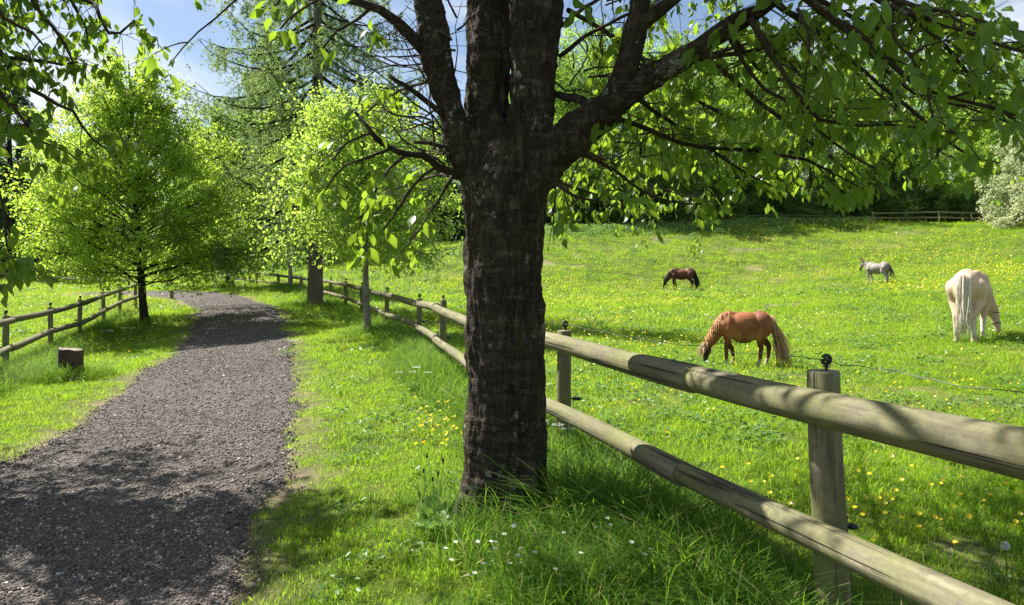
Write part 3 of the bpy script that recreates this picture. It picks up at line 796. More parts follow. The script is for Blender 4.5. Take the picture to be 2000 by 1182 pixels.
stem([(1015, 400, 4.28, 100), (1030, 300, 4.25, 98), (1040, 200, 4.22, 84), (1046, 100, 4.2, 90), (1049, 0, 4.2, 98), (1055, -110, 4.2, 90), (1075, -260, 4.2, 74)])
stem([(935, 350, 4.3, 60), (900, 290, 4.25, 58), (882, 220, 4.2, 50), (862, 150, 4.15, 52), (847, 80, 4.1, 58), (840, 0, 4.1, 60), (830, -110, 4.05, 52), (805, -260, 4.0, 40)])
stem([(1030, 360, 4.28, 90), (1081, 300, 4.2, 80), (1132, 256, 4.1, 76), (1198, 205, 4.0, 66), (1259, 158, 3.95, 54), (1310, 128, 3.9, 46)])
# ridge seam on the right of the trunk, root flares
stem([(1030, 1010, 4.12, 50), (1040, 860, 4.13, 40), (1010, 740, 4.11, 36), (1003, 620, 4.11, 40), (1012, 500, 4.1, 44), (1000, 400, 4.12, 40), (980, 340, 4.1, 36)])
stem([(888, 1100, 4.12, 90), (914, 1010, 4.2, 62), (940, 900, 4.25, 30)])
stem([(1076, 1090, 4.2, 80), (1050, 1000, 4.25, 50), (1040, 900, 4.25, 30)])
me = remeshed(A, 'trunk', .0125, 5)
co = mesh_co(me); no = mesh_no(me)
ang = np.arctan2(co[:, 1] - 4.35, co[:, 0] + .05)
def n3d(a, sx, sz, o=3, off=0):
    return np.array([mnoise.fractal((p[0] * sx + off, p[1] * sx, p[2] * sz), .8, 2.1, o) for p in a]) * .6
cl = co.tolist()
band = n3d(cl, 5, 30, 3); lump = n3d(cl, 4, 3.5, 2, 9); vert = n3d(cl, 26, 5, 3, 30)
seam = np.clip(1 - np.abs(co[:, 0] - (.03 + .03 * np.sin(co[:, 2] * 4))) / .09, 0, 1) * (co[:, 1] < 4.35)
co = co + no * (band * .009 * (1 - .7 * seam) + lump * .034 + vert * (.020 + .040 * seam))[:, None]
co -= CH
me.vertices.foreach_set('co', co.astype(np.float32).ravel()); me.update()
obj('trunk', me, M['cherry_bark'], cherry)

leafP = []; leafD = []
def spur(p, d, n=6, r=.03):
    """a drooping rosette of leaves at the tip of a short shoot"""
    az = rng.uniform(0, 2 * PI)
    for k in range(n):
        a = az + k * 2.4 + rng.normal(0, .3)
        dr = np.array([math.cos(a), math.sin(a), -rng.uniform(.5, 2.0)]) + d * .4
        leafP.append(p + rng.normal(0, r, 3)); leafD.append(dr)
def twiggy(A, P, r0, r1, step=.09, tw=(.12, .4), dens=1.0, spread=1.0, sub=True, droop=.5, nl=(4, 7)):
    """side shoots with leaf rosettes along a polyline"""
    P = np.asarray(P); L = np.concatenate([[0], np.cumsum(np.linalg.norm(np.diff(P, axis=0), axis=1))])
    s = step
    while s < L[-1]:
        p = np.array([np.interp(s, L, P[:, k]) for k in range(3)])
        i = min(len(P) - 2, int(np.searchsorted(L, s)) - 1); t = unit(P[i + 1] - P[i])
        f = s / L[-1]
        if rng.uniform() < dens:
            dr = unit(t * rng.uniform(.1, .9) + rng.normal(0, .6, 3) * spread + np.array([0, 0, .12]))
            ln = rng.uniform(*tw) * (1.15 - .4 * f)
            e = p + dr * ln
            Q = curve(p, e, -droop * rng.uniform(.2, 1), 5, .10)
            tube(A, Q, np.linspace(.0045, .0018, 5), 4, False)
            spur(Q[-1], dr, rng.integers(*nl))
            if ln > .2: spur(Q[2], dr, rng.integers(2, 5))
            if rng.uniform() < .7:
                tube(A, curve(p, p + unit(dr + rng.normal(0, .9, 3)) * ln * rng.uniform(.5, 1.3), -.2, 5, .14), np.linspace(.003, .001, 5), 3, False)
            if sub and ln > .24:
                e2 = Q[2] + unit(dr + rng.normal(0, .8, 3)) * ln * .6
                Q2 = curve(Q[2], e2, -droop, 4, .08); tube(A, Q2, np.linspace(.003, .0015, 4), 4, False); spur(Q2[-1], dr, rng.integers(*nl))
        s += step * rng.uniform(.5, 1.5)
    spur(P[-1], unit(P[-1] - P[-2]), 6)

limbs = []   # (name, list of (px,py,D,width px), leafy, droop)
def limb(L, leafy=None, wob=0.0, **kw):
    P = np.array([tuple(at(a, b, d)) for a, b, d, w in L]); R = np.array([rpx(w, d) for a, b, d, w in L])
    PR = resample(np.column_stack([P, R]), max(.05, min(.12, np.linalg.norm(P[-1] - P[0]) / 12)))
    P2, R2 = PR[:, :3], np.maximum(PR[:, 3], .0018)
    w_ = rng.normal(0, 1, P2.shape).cumsum(0); w_ -= np.linspace(0, 1, len(P2))[:, None] * w_[-1]
    P2 = P2 + w_ * .004
    A = Acc(); tube(A, P2, R2 * (1 + rng.normal(0, .06, len(R2))), 10 if R2[0] > .02 else 7)
    o = obj('limb', A.mesh('limb', CH), M['cherry_bark'] if R2[0] > .02 else M['twig_bark'], cherry)
    if leafy: 
        n0 = int(len(P2) * leafy[0]); twiggy(TW_, P2[n0:], 0, 0, dens=leafy[1], **kw)
    return P2
TW_ = Acc()
R_ = lambda a, b, d, w: (a, b, d, w)
# right limb system
limb([(1290, 140, 3.92, 50), (1363, 97, 3.85, 42), (1427, 52, 3.8, 34), (1490, 15, 3.75, 28), (1600, -70, 3.7, 24), (1760, -190, 3.6, 16)], (.3, .5))
limb([(1185, 215, 4.0, 50), (1223, 142, 3.95, 50), (1239, 61, 3.95, 46), (1250, 0, 3.95, 42), (1262, -120, 3.9, 36), (1270, -260, 3.9, 26)], (.7, .6))
limb([(1240, 66, 3.95, 30), (1275, 32, 3.9, 27), (1322, -4, 3.8, 24), (1400, -80, 3.7, 18), (1500, -180, 3.6, 12)], (.4, .6))
limb([(1185, 228, 3.95, 30), (1157, 213, 4.05, 20), (1132, 194, 4.1, 17), (1087, 186, 4.2, 14), (1030, 170, 4.4, 12)])
arcs = [
 [(1480, -50, 3.6, 15), (1560, -15, 3.5, 14), (1609, 21, 3.5, 13), (1651, 51, 3.45, 13), (1698, 80, 3.4, 12), (1727, 114, 3.4, 11), (1765, 148, 3.4, 10), (1808, 178, 3.4, 9), (1854, 190, 3.4, 8), (1913, 203, 3.4, 7), (2010, 235, 3.4, 5)],
 [(1620, -60, 3.4, 14), (1719, 0, 3.35, 11), (1778, 25, 3.3, 10), (1850, 46, 3.3, 9), (1934, 80, 3.3, 8), (2010, 103, 3.3, 6), (2120, 140, 3.3, 4)],
 [(1460, 35, 3.7, 13), (1503, 106, 3.7, 10), (1537, 148, 3.7, 9), (1562, 186, 3.7, 8), (1596, 224, 3.7, 8), (1638, 239, 3.7, 7), (1681, 245, 3.7, 6), (1765, 247, 3.7, 5), (1892, 262, 3.7, 4)],
 [(1420, 60, 3.9, 11), (1469, 140, 4.0, 8), (1503, 173, 4.1, 7), (1554, 199, 4.2, 6), (1600, 250, 4.2, 5), (1660, 300, 4.2, 5), (1740, 345, 4.2, 4)],
 [(1175, 225, 4.0, 18), (1210, 236, 4.1, 12), (1259, 254, 4.2, 10), (1300, 271, 4.3, 9), (1355, 288, 4.3, 8), (1469, 296, 4.3, 7), (1571, 313, 4.3, 6), (1640, 345, 4.3, 4), (1690, 372, 4.3, 3)],
 [(1066, 335, 4.2, 14), (1085, 360, 4.1, 9), (1107, 372, 4.0, 7), (1142, 390, 4.0, 5), (1200, 395, 4.0, 3)],
 [(1300, 132, 3.9, 14), (1400, 112, 4.1, 10), (1469, 101, 4.2, 9), (1554, 80, 4.3, 8), (1621, 63, 4.4, 6), (1744, 61, 4.5, 5), (1892, 72, 4.6, 4)],
 [(1230, 175, 3.95, 16), (1270, 215, 4.3, 9), (1330, 255, 4.6, 7), (1400, 300, 4.8, 6), (1470, 345, 5.0, 5), (1530, 372, 5.1, 3)],
 [(1520, 10, 3.7, 14), (1600, 60, 4.3, 10), (1700, 150, 4.7, 8), (1800, 235, 4.9, 7), (1880, 300, 5.0, 5), (1960, 320, 5.1, 3)],
 [(1360, 100, 3.85, 12), (1450, 170, 4.5, 9), (1560, 260, 4.9, 7), (1650, 330, 5.1, 5), (1700, 360, 5.1, 3)],
 [(1095, 275, 4.15, 14), (1140, 300, 4.4, 9), (1200, 330, 4.6, 7), (1260, 372, 4.7, 5), (1320, 395, 4.8, 4), (1400, 400, 4.8, 3)],
 [(1680, -60, 3.7, 12), (1790, 40, 4.2, 9), (1880, 130, 4.6, 8), (1950, 210, 4.8, 6), (2040, 290, 4.9, 4)],
 [(1110, 20, 4.6, 10), (1180, 60, 4.8, 8), (1260, 120, 5.0, 6), (1350, 190, 5.1, 5), (1440, 240, 5.1, 3)],
 [(1090, 110, 4.3, 9), (1150, 70, 4.4, 8), (1220, 30, 4.5, 6), (1300, -20, 4.6, 5)],
 [(1075, 70, 4.3, 8), (1130, 30, 4.2, 8), (1190, -10, 4.1, 6), (1260, -60, 4.0, 4)],
 [(1700, 10, 3.2, 8), (1745, 80, 3.1, 6), (1795, 150, 3.1, 5), (1830, 260, 3.1, 4)],
 [(1560, 20, 3.3, 8), (1580, 60, 3.2, 6), (1585, 110, 3.2, 5), (1600, 150, 3.2, 3)],
]
for L in arcs:
    limb(L, (.12, .85), step=.088, tw=(.10, .34), droop=.4)
# denser layers of thinner boughs further back
for q in range(15):
    L = arcs[q % 13]; dx, dy, sD = rng.uniform(-70, 90), rng.uniform(-90, 30), rng.uniform(1.15, 1.7)
    P = np.array([tuple(at(a + dx * i / len(L), b + dy * i / len(L), d * (1 + (sD - 1) * min(1, i / (len(L) * .5))))) for i, (a, b, d, w) in enumerate(L)])
    tube(TW_, P, np.linspace(.016, .004, len(P)), 6, False); twiggy(TW_, P[1:], 0, 0, step=.13, tw=(.15, .5), dens=.8, droop=.5)

# left side limbs
Hh = limb([(905, 345, 4.3, 22), (894, 337, 4.25, 17), (853, 325, 4.2, 15), (828, 307, 4.15, 13), (792, 304, 4.1, 12), (762, 289, 4.1, 11), (726, 259, 4.0, 9), (690, 214, 4.0, 6)], (.4, .25), tw=(.1, .2), nl=(2, 4))
limb([(880, 238, 4.2, 16), (868, 228, 4.15, 12), (828, 193, 4.1, 11), (787, 167, 4.0, 10), (748, 137, 4.0, 9)])
limb([(880, 290, 4.2, 12), (860, 284, 4.15, 9), (797, 277, 4.0, 6)])
limb([(835, 100, 4.1, 32), (818, 82, 4.05, 27), (792, 54, 4.0, 24), (762, 30, 3.95, 21), (731, 10, 3.9, 18), (691, 1, 3.85, 15), (640, -12, 3.8, 13), (560, -40, 3.7, 10), (477, -12, 3.6, 5), (447, 23, 3.6, 4), (406, 51, 3.6, 3.5), (376, 76, 3.6, 3), (345, 107, 3.6, 2.5), (318, 145, 3.6, 2)], (.25, .22), tw=(.12, .3), nl=(3, 6))
leftarcs = [
 [(790, 303, 4.1, 7), (760, 330, 4.0, 6), (735, 370, 3.9, 5), (715, 410, 3.9, 4), (690, 440, 3.9, 3)],
 [(850, 326, 4.2, 8), (820, 350, 4.3, 7), (790, 385, 4.4, 6), (770, 420, 4.4, 5), (745, 455, 4.4, 3)],
 [(893, 337, 4.25, 8), (870, 370, 4.3, 6), (850, 400, 4.35, 5), (830, 430, 4.4, 4), (800, 470, 4.4, 3)],
 [(762, 289, 4.1, 7), (720, 305, 3.9, 6), (680, 320, 3.8, 5), (650, 345, 3.8, 4), (630, 385, 3.8, 3)],
 [(726, 259, 4.0, 6), (690, 270, 3.9, 5), (660, 300, 3.9, 4), (640, 340, 3.9, 3)],
 [(894, 350, 4.3, 8), (860, 345, 4.8, 6), (800, 360, 5.1, 5), (740, 385, 5.3, 4), (700, 420, 5.4, 3)],
 [(860, 150, 4.2, 8), (800, 170, 4.6, 6), (740, 200, 4.9, 5), (700, 240, 5.0, 4), (660, 280, 5.1, 3)],
 [(731, 10, 3.9, 8), (690, 40, 4.0, 6), (650, 70, 4.1, 5), (620, 110, 4.1, 3)],
 [(640, -12, 3.8, 7), (600, 15, 3.9, 5), (560, 40, 3.9, 4), (540, 70, 3.9, 3)],
 [(560, -40, 3.7, 7), (545, 0, 3.8, 5), (525, 20, 3.8, 4)],
]
for i, L in enumerate(leftarcs):
    limb(L, (.3 if i < 7 else .2, .62), step=.085, tw=(.08, .26), droop=.6)
# bare dead twigs between the stems, left of the trunk
for q in range(34):
    a = at(rng.uniform(835, 905), rng.uniform(-20, 330), rng.uniform(4.0, 4.4)); e = np.array(a) + np.array([rng.uniform(-.55, .12), rng.uniform(-.3, .3), rng.uniform(-.1, .6)])
    Q = curve(a, e, 0, 7, .16); tube(TW_, Q, np.linspace(.007, .0015, 7), 5, False)
    for z in range(3):
        k = rng.integers(2, 6); tube(TW_, curve(Q[k], Q[k] + rng.normal(0, .14, 3), 0, 4, .1), np.linspace(.003, .001, 4), 4, False)
for q in range(26):
    a = at(rng.uniform(1075, 1250), rng.uniform(-20, 330), rng.uniform(4.0, 4.4)); e = np.array(a) + np.array([rng.uniform(-.1, .6), rng.uniform(-.3, .3), rng.uniform(-.25, .4)])
    tube(TW_, curve(a, e, 0, 7, .16), np.linspace(.006, .0012, 7), 5, False)
# unseen crown above the frame, thickened to shade the leaves below
crown_c = np.array([.2, 4.3, 5.2])
for q in range(84):
    a = rng.uniform(0, 2 * PI); el = rng.uniform(-.25, 1.3)
    e = crown_c + np.array([math.cos(a) * math.cos(el) * 3.7, math.sin(a) * math.cos(el) * 3.3, math.sin(el) * 3.2])
    if e[2] - CAMH < e[1] * .42 and e[1] < 5: e[2] = CAMH + max(.6, e[1]) * .42 + .3
    if e[1] < 1.2: e[1] = 1.2
    if e[0] < -1.0 and e[1] > 4.4 and q % 3: continue
    s = np.array(at(rng.choice([830, 950, 1050, 1270, 1600]), -150, 4.1)) + np.array([0, 0, rng.uniform(0, 1.2)])
    P = curve(s, e, -.12, 9, .10, .12); tube(TW_, P, np.linspace(.026, .006, 9), 6, False)
    twiggy(TW_, P[3:], 0, 0, step=.2, tw=(.3, .9), dens=.9, droop=.35, nl=(4, 8))

for q in range(9):  # extra unseen boughs, added to shade the tall grass below the trunk
    e = np.array([rng.uniform(-1.7, -.6), rng.uniform(4.7, 5.6), rng.uniform(4.2, 4.9)])
    P = curve(np.array([-.3, 4.3, rng.uniform(3.6, 4.0)]), e, -.03, 9, .10, .12); tube(TW_, P, np.linspace(.022, .006, 9), 6, False)
    twiggy(TW_, P[3:], 0, 0, step=.2, tw=(.3, .7), dens=.8, droop=.1, nl=(4, 8))
for q in range(26):  # more unseen boughs, added to dapple the right paddock with shade
    e = np.array([rng.uniform(-2.3, .1), rng.uniform(5.9, 7.6), rng.uniform(5.4, 7.4)])
    P = curve(np.array([-.1, 4.4, rng.uniform(4.0, 5.4)]), e, -.05, 9, .10, .12); tube(TW_, P, np.linspace(.024, .006, 9), 6, False)
    twiggy(TW_, P[4:], 0, 0, step=.2, tw=(.3, .8), dens=.9, droop=.12, nl=(5, 8))
for q in range(46):  # unseen bough cluster behind the stems, put in to shade the right foreground
    a = rng.uniform(0, 2 * PI); u_ = rng.uniform(0, 1) ** .5
    e = np.array([-.1 + math.cos(a) * u_ * 1.5, 6.0 + math.sin(a) * u_ * 1.6, rng.uniform(4.6, 7.4)])
    if e[2] < CAMH + e[1] * .42 + .2: e[2] = CAMH + e[1] * .42 + .2
    P = curve(np.array([-.1, 4.4, rng.uniform(3.6, 5.2)]), e, -.06, 9, .10, .15); tube(TW_, P, np.linspace(.026, .006, 9), 6, False)
    twiggy(TW_, P[4:], 0, 0, step=.2, tw=(.3, .9), dens=.9, droop=.15, nl=(5, 9))
obj('twigs', TW_.mesh('twigs', CH), M['twig_bark'], cherry)['kind'] = 'stuff'

def place_leaves(root, base, LP, LD, size, one_mat, many_mat, nmax=300, cull=1.3):
    LP = np.array(LP); LD = unit(np.array(LD)); n = len(LP)
    d = np.linalg.norm(LP - np.array([0, 0, CAMH]), axis=1)
    qx = 1000 + LP[:, 0] / LP[:, 1] * F; qy = HY - (LP[:, 2] - CAMH) / LP[:, 1] * F
    keep = (d > cull) & ~((qx > 850) & (qx < 1085) & (qy > 120) & (LP[:, 1] < 4.5)); LP, LD, d = LP[keep], LD[keep], d[keep]; n = len(LP)
    sz = size * rng.uniform(.55, 1.3, n)
    px = 1000 + LP[:, 0] / np.maximum(LP[:, 1], .1) * F; py = HY - (LP[:, 2] - CAMH) / np.maximum(LP[:, 1], .1) * F
    vis = (LP[:, 1] > .5) & (px > -10) & (px < 2010) & (py > -10) & (py < 1190)
    order = np.argsort(np.where(vis, -sz / d, 1e3))
    one = order[:min(nmax, vis.sum())]; many = np.setdiff1d(np.arange(n), one)
    protos = []
    for k in range(4):
        V = LEAFC[0].copy(); V[:, 2] = V[:, 2] * rng.uniform(.5, 1.8) - .12 * V[:, 0] ** 2 * rng.uniform(0, 1.4); V[:, 1] *= rng.uniform(.85, 1.1)
        me = mesh_np('leaf', V, [LEAFC[1]]); me.materials.append(one_mat); me.shade_smooth(); protos.append(me)
    u, w, nn = leaf_frames(LD)
    for j in one:
        o = bpy.data.objects.new('leaf', protos[j % 4]); COL.objects.link(o); o.parent = root
        Mx = Matrix(((u[j][0], w[j][0], nn[j][0]), (u[j][1], w[j][1], nn[j][1]), (u[j][2], w[j][2], nn[j][2]))) * sz[j]
        M4 = Mx.to_4x4(); M4.translation = Vector(LP[j] - base); o.matrix_local = M4
    A = Acc()
    visf = vis[many]
    leaves(A, LP[many][visf], LD[many][visf], sz[many][visf], LEAFC); leaves(A, LP[many][~visf], LD[many][~visf], sz[many][~visf] * 1.15, LEAF6)
    me = A.mesh('leaves', base); me.shade_smooth()
    obj('leaves', me, many_mat, root)['kind'] = 'stuff'
    print('LEAVES', n, 'visible', vis.sum())
place_leaves(cherry, CH, leafP, leafD, .081, M['cherry_leaf_one'], M['cherry_leaf'])

# ------------------------------------------------------------------ cherry on the left, trunk outside the frame
CB = np.array([-6.3, 7.0, 0.0]); CB[2] = H1(-6.3, 7.0)
cherry2 = empty('cherry_tree', tuple(CB), 'cherry tree at the left edge, its dark leafy boughs hanging into the top left corner', 'tree')
leafP = []; leafD = []; TW_ = Acc()
A = Acc(); tube(A, [CB + np.array(v) for v in ((0, 0, -.2), (0, 0, .3), (.04, 0, 1.2), (.0, .05, 2.2), (-.05, 0, 3.2), (0, 0, 4.5), (.1, 0, 5.8))], [.27, .21, .18, .17, .14, .09, .04], 16)
obj('trunk', A.mesh('trunk', CB), M['cherry_bark'], cherry2)
def limb2(L, leafy, **kw):
    P = np.array([tuple(at(a, b, d)) for a, b, d, w in L]); R = np.array([rpx(w, d) for a, b, d, w in L])
    s = CB + np.array([0, 0, rng.uniform(2.0, 3.4)]); P = np.vstack([s, P]); R = np.concatenate([[max(.03, R[0] * 1.3)], R])
    PR = resample(np.column_stack([P, R]), .12); P2 = PR[:, :3] + rng.normal(0, .01, (len(PR), 3)); A = Acc(); tube(A, P2, np.maximum(PR[:, 3], .003), 8)
    obj('limb', A.mesh('limb', CB), M['twig_bark'], cherry2)
    twiggy(TW_, P2[int(len(P2) * .25):], 0, 0, dens=leafy, **kw)
for L in [
 [(-60, 60, 6.0, 16), (0, 101, 5.8, 12), (18, 122, 5.8, 11), (42, 165, 5.7, 10), (90, 190, 5.7, 8), (140, 225, 5.7, 6), (190, 280, 5.7, 4), (240, 300, 5.7, 3)],
 [(-60, 100, 6.0, 12), (0, 110, 5.9, 9), (60, 118, 5.9, 7), (130, 122, 6.0, 5), (180, 120, 6.0, 3)],
 [(60, -60, 6.3, 12), (140, -10, 6.3, 9), (180, 5, 6.3, 8), (195, 40, 6.2, 7), (215, 65, 6.2, 6), (240, 60, 6.2, 5), (268, 40, 6.2, 3)],
 [(20, -60, 6.0, 10), (60, 0, 6.0, 8), (100, 50, 6.0, 7), (130, 90, 6.0, 5), (150, 135, 6.0, 3)],
 [(-60, 0, 5.6, 10), (0, 30, 5.5, 8), (50, 60, 5.5, 6), (90, 90, 5.5, 4)],
 [(-70, 140, 5.4, 10), (0, 190, 5.4, 8), (45, 230, 5.4, 6), (80, 290, 5.4, 4)],
 [(-80, 240, 5.2, 9), (-20, 330, 5.2, 6), (5, 400, 5.2, 5), (15, 470, 5.2, 4), (20, 520, 5.2, 3)],
 [(-100, 300, 5.0, 9), (-40, 420, 5.0, 6), (-5, 500, 5.0, 5), (30, 530, 5.0, 3)],
 [(-80, 180, 6.2, 10), (-10, 240, 6.2, 7), (50, 260, 6.2, 6), (120, 290, 6.2, 4), (165, 320, 6.2, 3)],
 [(0, -70, 6.8, 10), (120, -20, 6.8, 8), (160, 40, 6.8, 6), (175, 90, 6.8, 4)]]:
    limb2(L, .95, step=.10, tw=(.12, .42), droop=.5, nl=(5, 8))
cc = CB + np.array([.2, -.1, 4.9])
for q in range(44):
    a = rng.uniform(0, 2 * PI); el = rng.uniform(-.3, 1.3)
    e = cc + np.array([math.cos(a) * math.cos(el) * 2.9, math.sin(a) * math.cos(el) * 2.6, math.sin(el) * 2.6])
    if e[0] > -.70 * e[1] - .15: e[0] = -.70 * e[1] - .15
    P = curve(CB + np.array([0, 0, rng.uniform(2.2, 4.6)]), e, -.12, 8, .10, .12); tube(TW_, P, np.linspace(.03, .006, 8), 6, False)
    twiggy(TW_, P[3:], 0, 0, step=.17, tw=(.3, .9), dens=.95, droop=.35, nl=(5, 9))
obj('twigs', TW_.mesh('twigs', CB), M['twig_bark'], cherry2)['kind'] = 'stuff'
place_leaves(cherry2, CB, leafP, leafD, .092, M['cherry_leaf_one'], M['cherry_leaf'], cull=3)

# ------------------------------------------------------------------ trees
def crown_tree(base, h, rad_fn, nl, tw_per, lf_per, lsize, bark_m, leaf_m, r0, z0=.12, up=.25, twl=.8, leafdroop=.3, label='', cat='tree', group=None, name='broadleaf_tree', seed=1,
               lean=(0, 0), trunk_sides=12, clump=.28, shape=LEAF2, droop=-.15, limb_k=5, jit=.15, fill=.35, meshes=None, rz=0, sc=1):
    """trunk with limbs reaching into a crown of radius rad_fn(t, azimuth), twigs on the limbs, leaves in clumps on the twigs"""
    global rng
    root = empty(name, tuple(base), label, cat, group, rz, sc)
    if meshes is not None:
        for nm, me, kd in meshes:
            o = obj(nm, me, None, root)
            if kd: o['kind'] = kd
        return root, meshes
    keep = rng; rng = np.random.default_rng(seed)
    n = 12; t = np.linspace(0, 1, n)
    TP = np.stack([lean[0] * t + np.cumsum(rng.normal(0, .012 * h / n ** .5, n)), lean[1] * t + np.cumsum(rng.normal(0, .012 * h / n ** .5, n)), t * h * .97 - .15], 1); TP[0, :2] = 0
    TR_ = r0 * (1 - t) ** .8 + .012; TR_[0] *= 1.35
    A = Acc(); TPd = resample(np.column_stack([TP, TR_]), max(.12, h / 60)); tube(A, TPd[:, :3], TPd[:, 3] * (1 + rng.normal(0, .03, len(TPd))), trunk_sides)
    B = Acc(); LP = []; LD = []
    for i in range(nl):
        f = z0 + (1 - z0) * ((i + rng.uniform(0, 1)) / nl) ** 1.0 * .97
        az = i * 2.39996 + rng.normal(0, .4)
        p0 = np.array([np.interp(z0 * .7 + (f - z0 * .7) * (1 - .35 * up) if f > z0 * .7 else f, t, TP[:, k]) for k in range(3)])
        rr = rad_fn(f, az) * rng.uniform(.8, 1.08)
        zc = f * h
        p1 = np.array([np.interp(f, t, TP[:, 0]) + math.cos(az) * rr, np.interp(f, t, TP[:, 1]) + math.sin(az) * rr, zc])
        Q = curve(p0, p1, droop, 8, .10, .06)
        rl = min(r0 * .3, .006 + .007 * np.linalg.norm(p1 - p0))
        tube(B, Q, np.linspace(rl, .006, 8), limb_k, False)
        for j in range(tw_per):
            s = 1 - (1 - fill) * rng.uniform(0, 1) ** 1.2 if j else 1.0
            if j: s = rng.uniform(fill, 1.0)
            q = np.array([np.interp(s, np.linspace(0, 1, 8), Q[:, k]) for k in range(3)])
            dr = unit(np.array([math.cos(az), math.sin(az), .2]) * .6 + rng.normal(0, .75, 3))
            tl = twl * rng.uniform(.5, 1.2) * min(1, .3 + rr / (rad_fn(.3, 0) * .8 + .01))
            W_ = curve(q, q + dr * tl, -.25, 4, .1)
            tube(B, W_, np.linspace(.006, .002, 4) * (1 + h / 20), 3, False)
            m = max(2, int(lf_per * rng.uniform(.6, 1.4) * min(1, .25 + rr / (rad_fn(.3, 0) * .75 + .01))))
            s2 = rng.uniform(.2, 1.05, m)
            pp = np.stack([np.interp(s2, np.linspace(0, 1, 4), W_[:, k]) for k in range(3)], 1) + rng.normal(0, clump * tl, (m, 3)) * np.array([1, 1, .6])
            LP.append(pp); LD.append(unit(rng.normal(0, 1, (m, 3)) + dr * .4 - np.array([0, 0, leafdroop])))
    LP = np.concatenate(LP); LD = np.concatenate(LD)
    Lf = Acc(); leaves(Lf, LP, LD, lsize * rng.uniform(.6, 1.3, len(LP)), shape)
    ms = [('trunk', A.mesh('trunk'), None), ('branches', B.mesh('branches'), None), ('crown', Lf.mesh('crown'), None)]
    ms[0][1].materials.append(bark_m); ms[1][1].materials.append(bark_m); ms[2][1].materials.append(leaf_m)
    for nm, me, kd in ms: obj(nm, me, None, root)
    rng = keep
    return root, ms

# lime tree by the path: broad cone, skirt almost to the ground, spring green
def lime_r(f, az):
    base_ = np.interp(f, [0, .12, .25, .42, .6, .72, .8, .88, .95, 1], [1.3, 2.2, 2.9, 3.0, 2.5, 1.9, 1.4, .9, .45, .1])
    return base_ * (1 + .12 * math.sin(az * 3 + 1) + .08 * math.sin(az * 5 + f * 9))
pb = at(284, 630, 21)
crown_tree((pb.x, pb.y, H1(pb.x, pb.y)), 7.75, lime_r, 125, 19, 44, .086, M['dark_bark'], M['linden_leaf'], .10, z0=.17, up=.8, twl=.7, clump=.17, droop=.06,
           label='bright spring green lime tree with a full conical crown, left of the gravel path', name='lime_tree', seed=3, lean=(-.5, .1))

# rowan in front of the fence
def rowan_r(f, az): return np.interp(f, [0, .3, .42, .55, .7, .85, 1], [.6, 1.2, 1.8, 1.95, 1.6, 1.1, .2]) * (1 + .2 * math.sin(az * 2 + 2) + .12 * math.sin(az * 5))
pb = at(722, 655, 17)
crown_tree((pb.x, pb.y, H1(pb.x, pb.y)), 5.9, rowan_r, 74, 15, 28, .085, M['rowan_bark'], M['rowan_leaf'], .072, z0=.36, up=.8, twl=.6, clump=.24, leafdroop=.6, droop=-.12,
           label='slender young rowan with pale ringed bark in front of the paddock fence', name='rowan_tree', seed=5, lean=(-.2, .1), fill=.2)

# dark maple beyond the bend
def maple_r(f, az): return np.interp(f, [0, .12, .25, .45, .7, .9, 1], [2, 3.0, 3.6, 3.4, 2.6, 1.3, .3]) * (1 + .15 * math.sin(az * 3))
pb = at(450, 563, 38)
crown_tree((pb.x, pb.y, H1(pb.x, pb.y)), 9.5, maple_r, 60, 14, 30, .20, M['dark_bark'], M['maple_leaf'], .17, z0=.18, up=.3, twl=1.0,
           label='dark green maple with a low spreading crown at the bend of the path', name='maple_tree', seed=8, droop=-.12)
# thin birch
pb = at(567, 565, 35)
crown_tree((pb.x, pb.y, H1(pb.x, pb.y)), 9, lambda f, az: np.interp(f, [0, .35, .5, .8, 1], [.4, 1.0, 1.5, 1.2, .3]), 34, 11, 22, .13, M['rowan_bark'], M['rowan_leaf'], .09, z0=.38, up=.4, twl=1.0, leafdroop=1.0,
           label='thin pale stemmed birch beside the fence, left of the thick larch trunk', name='birch_tree', seed=9, droop=-.2)

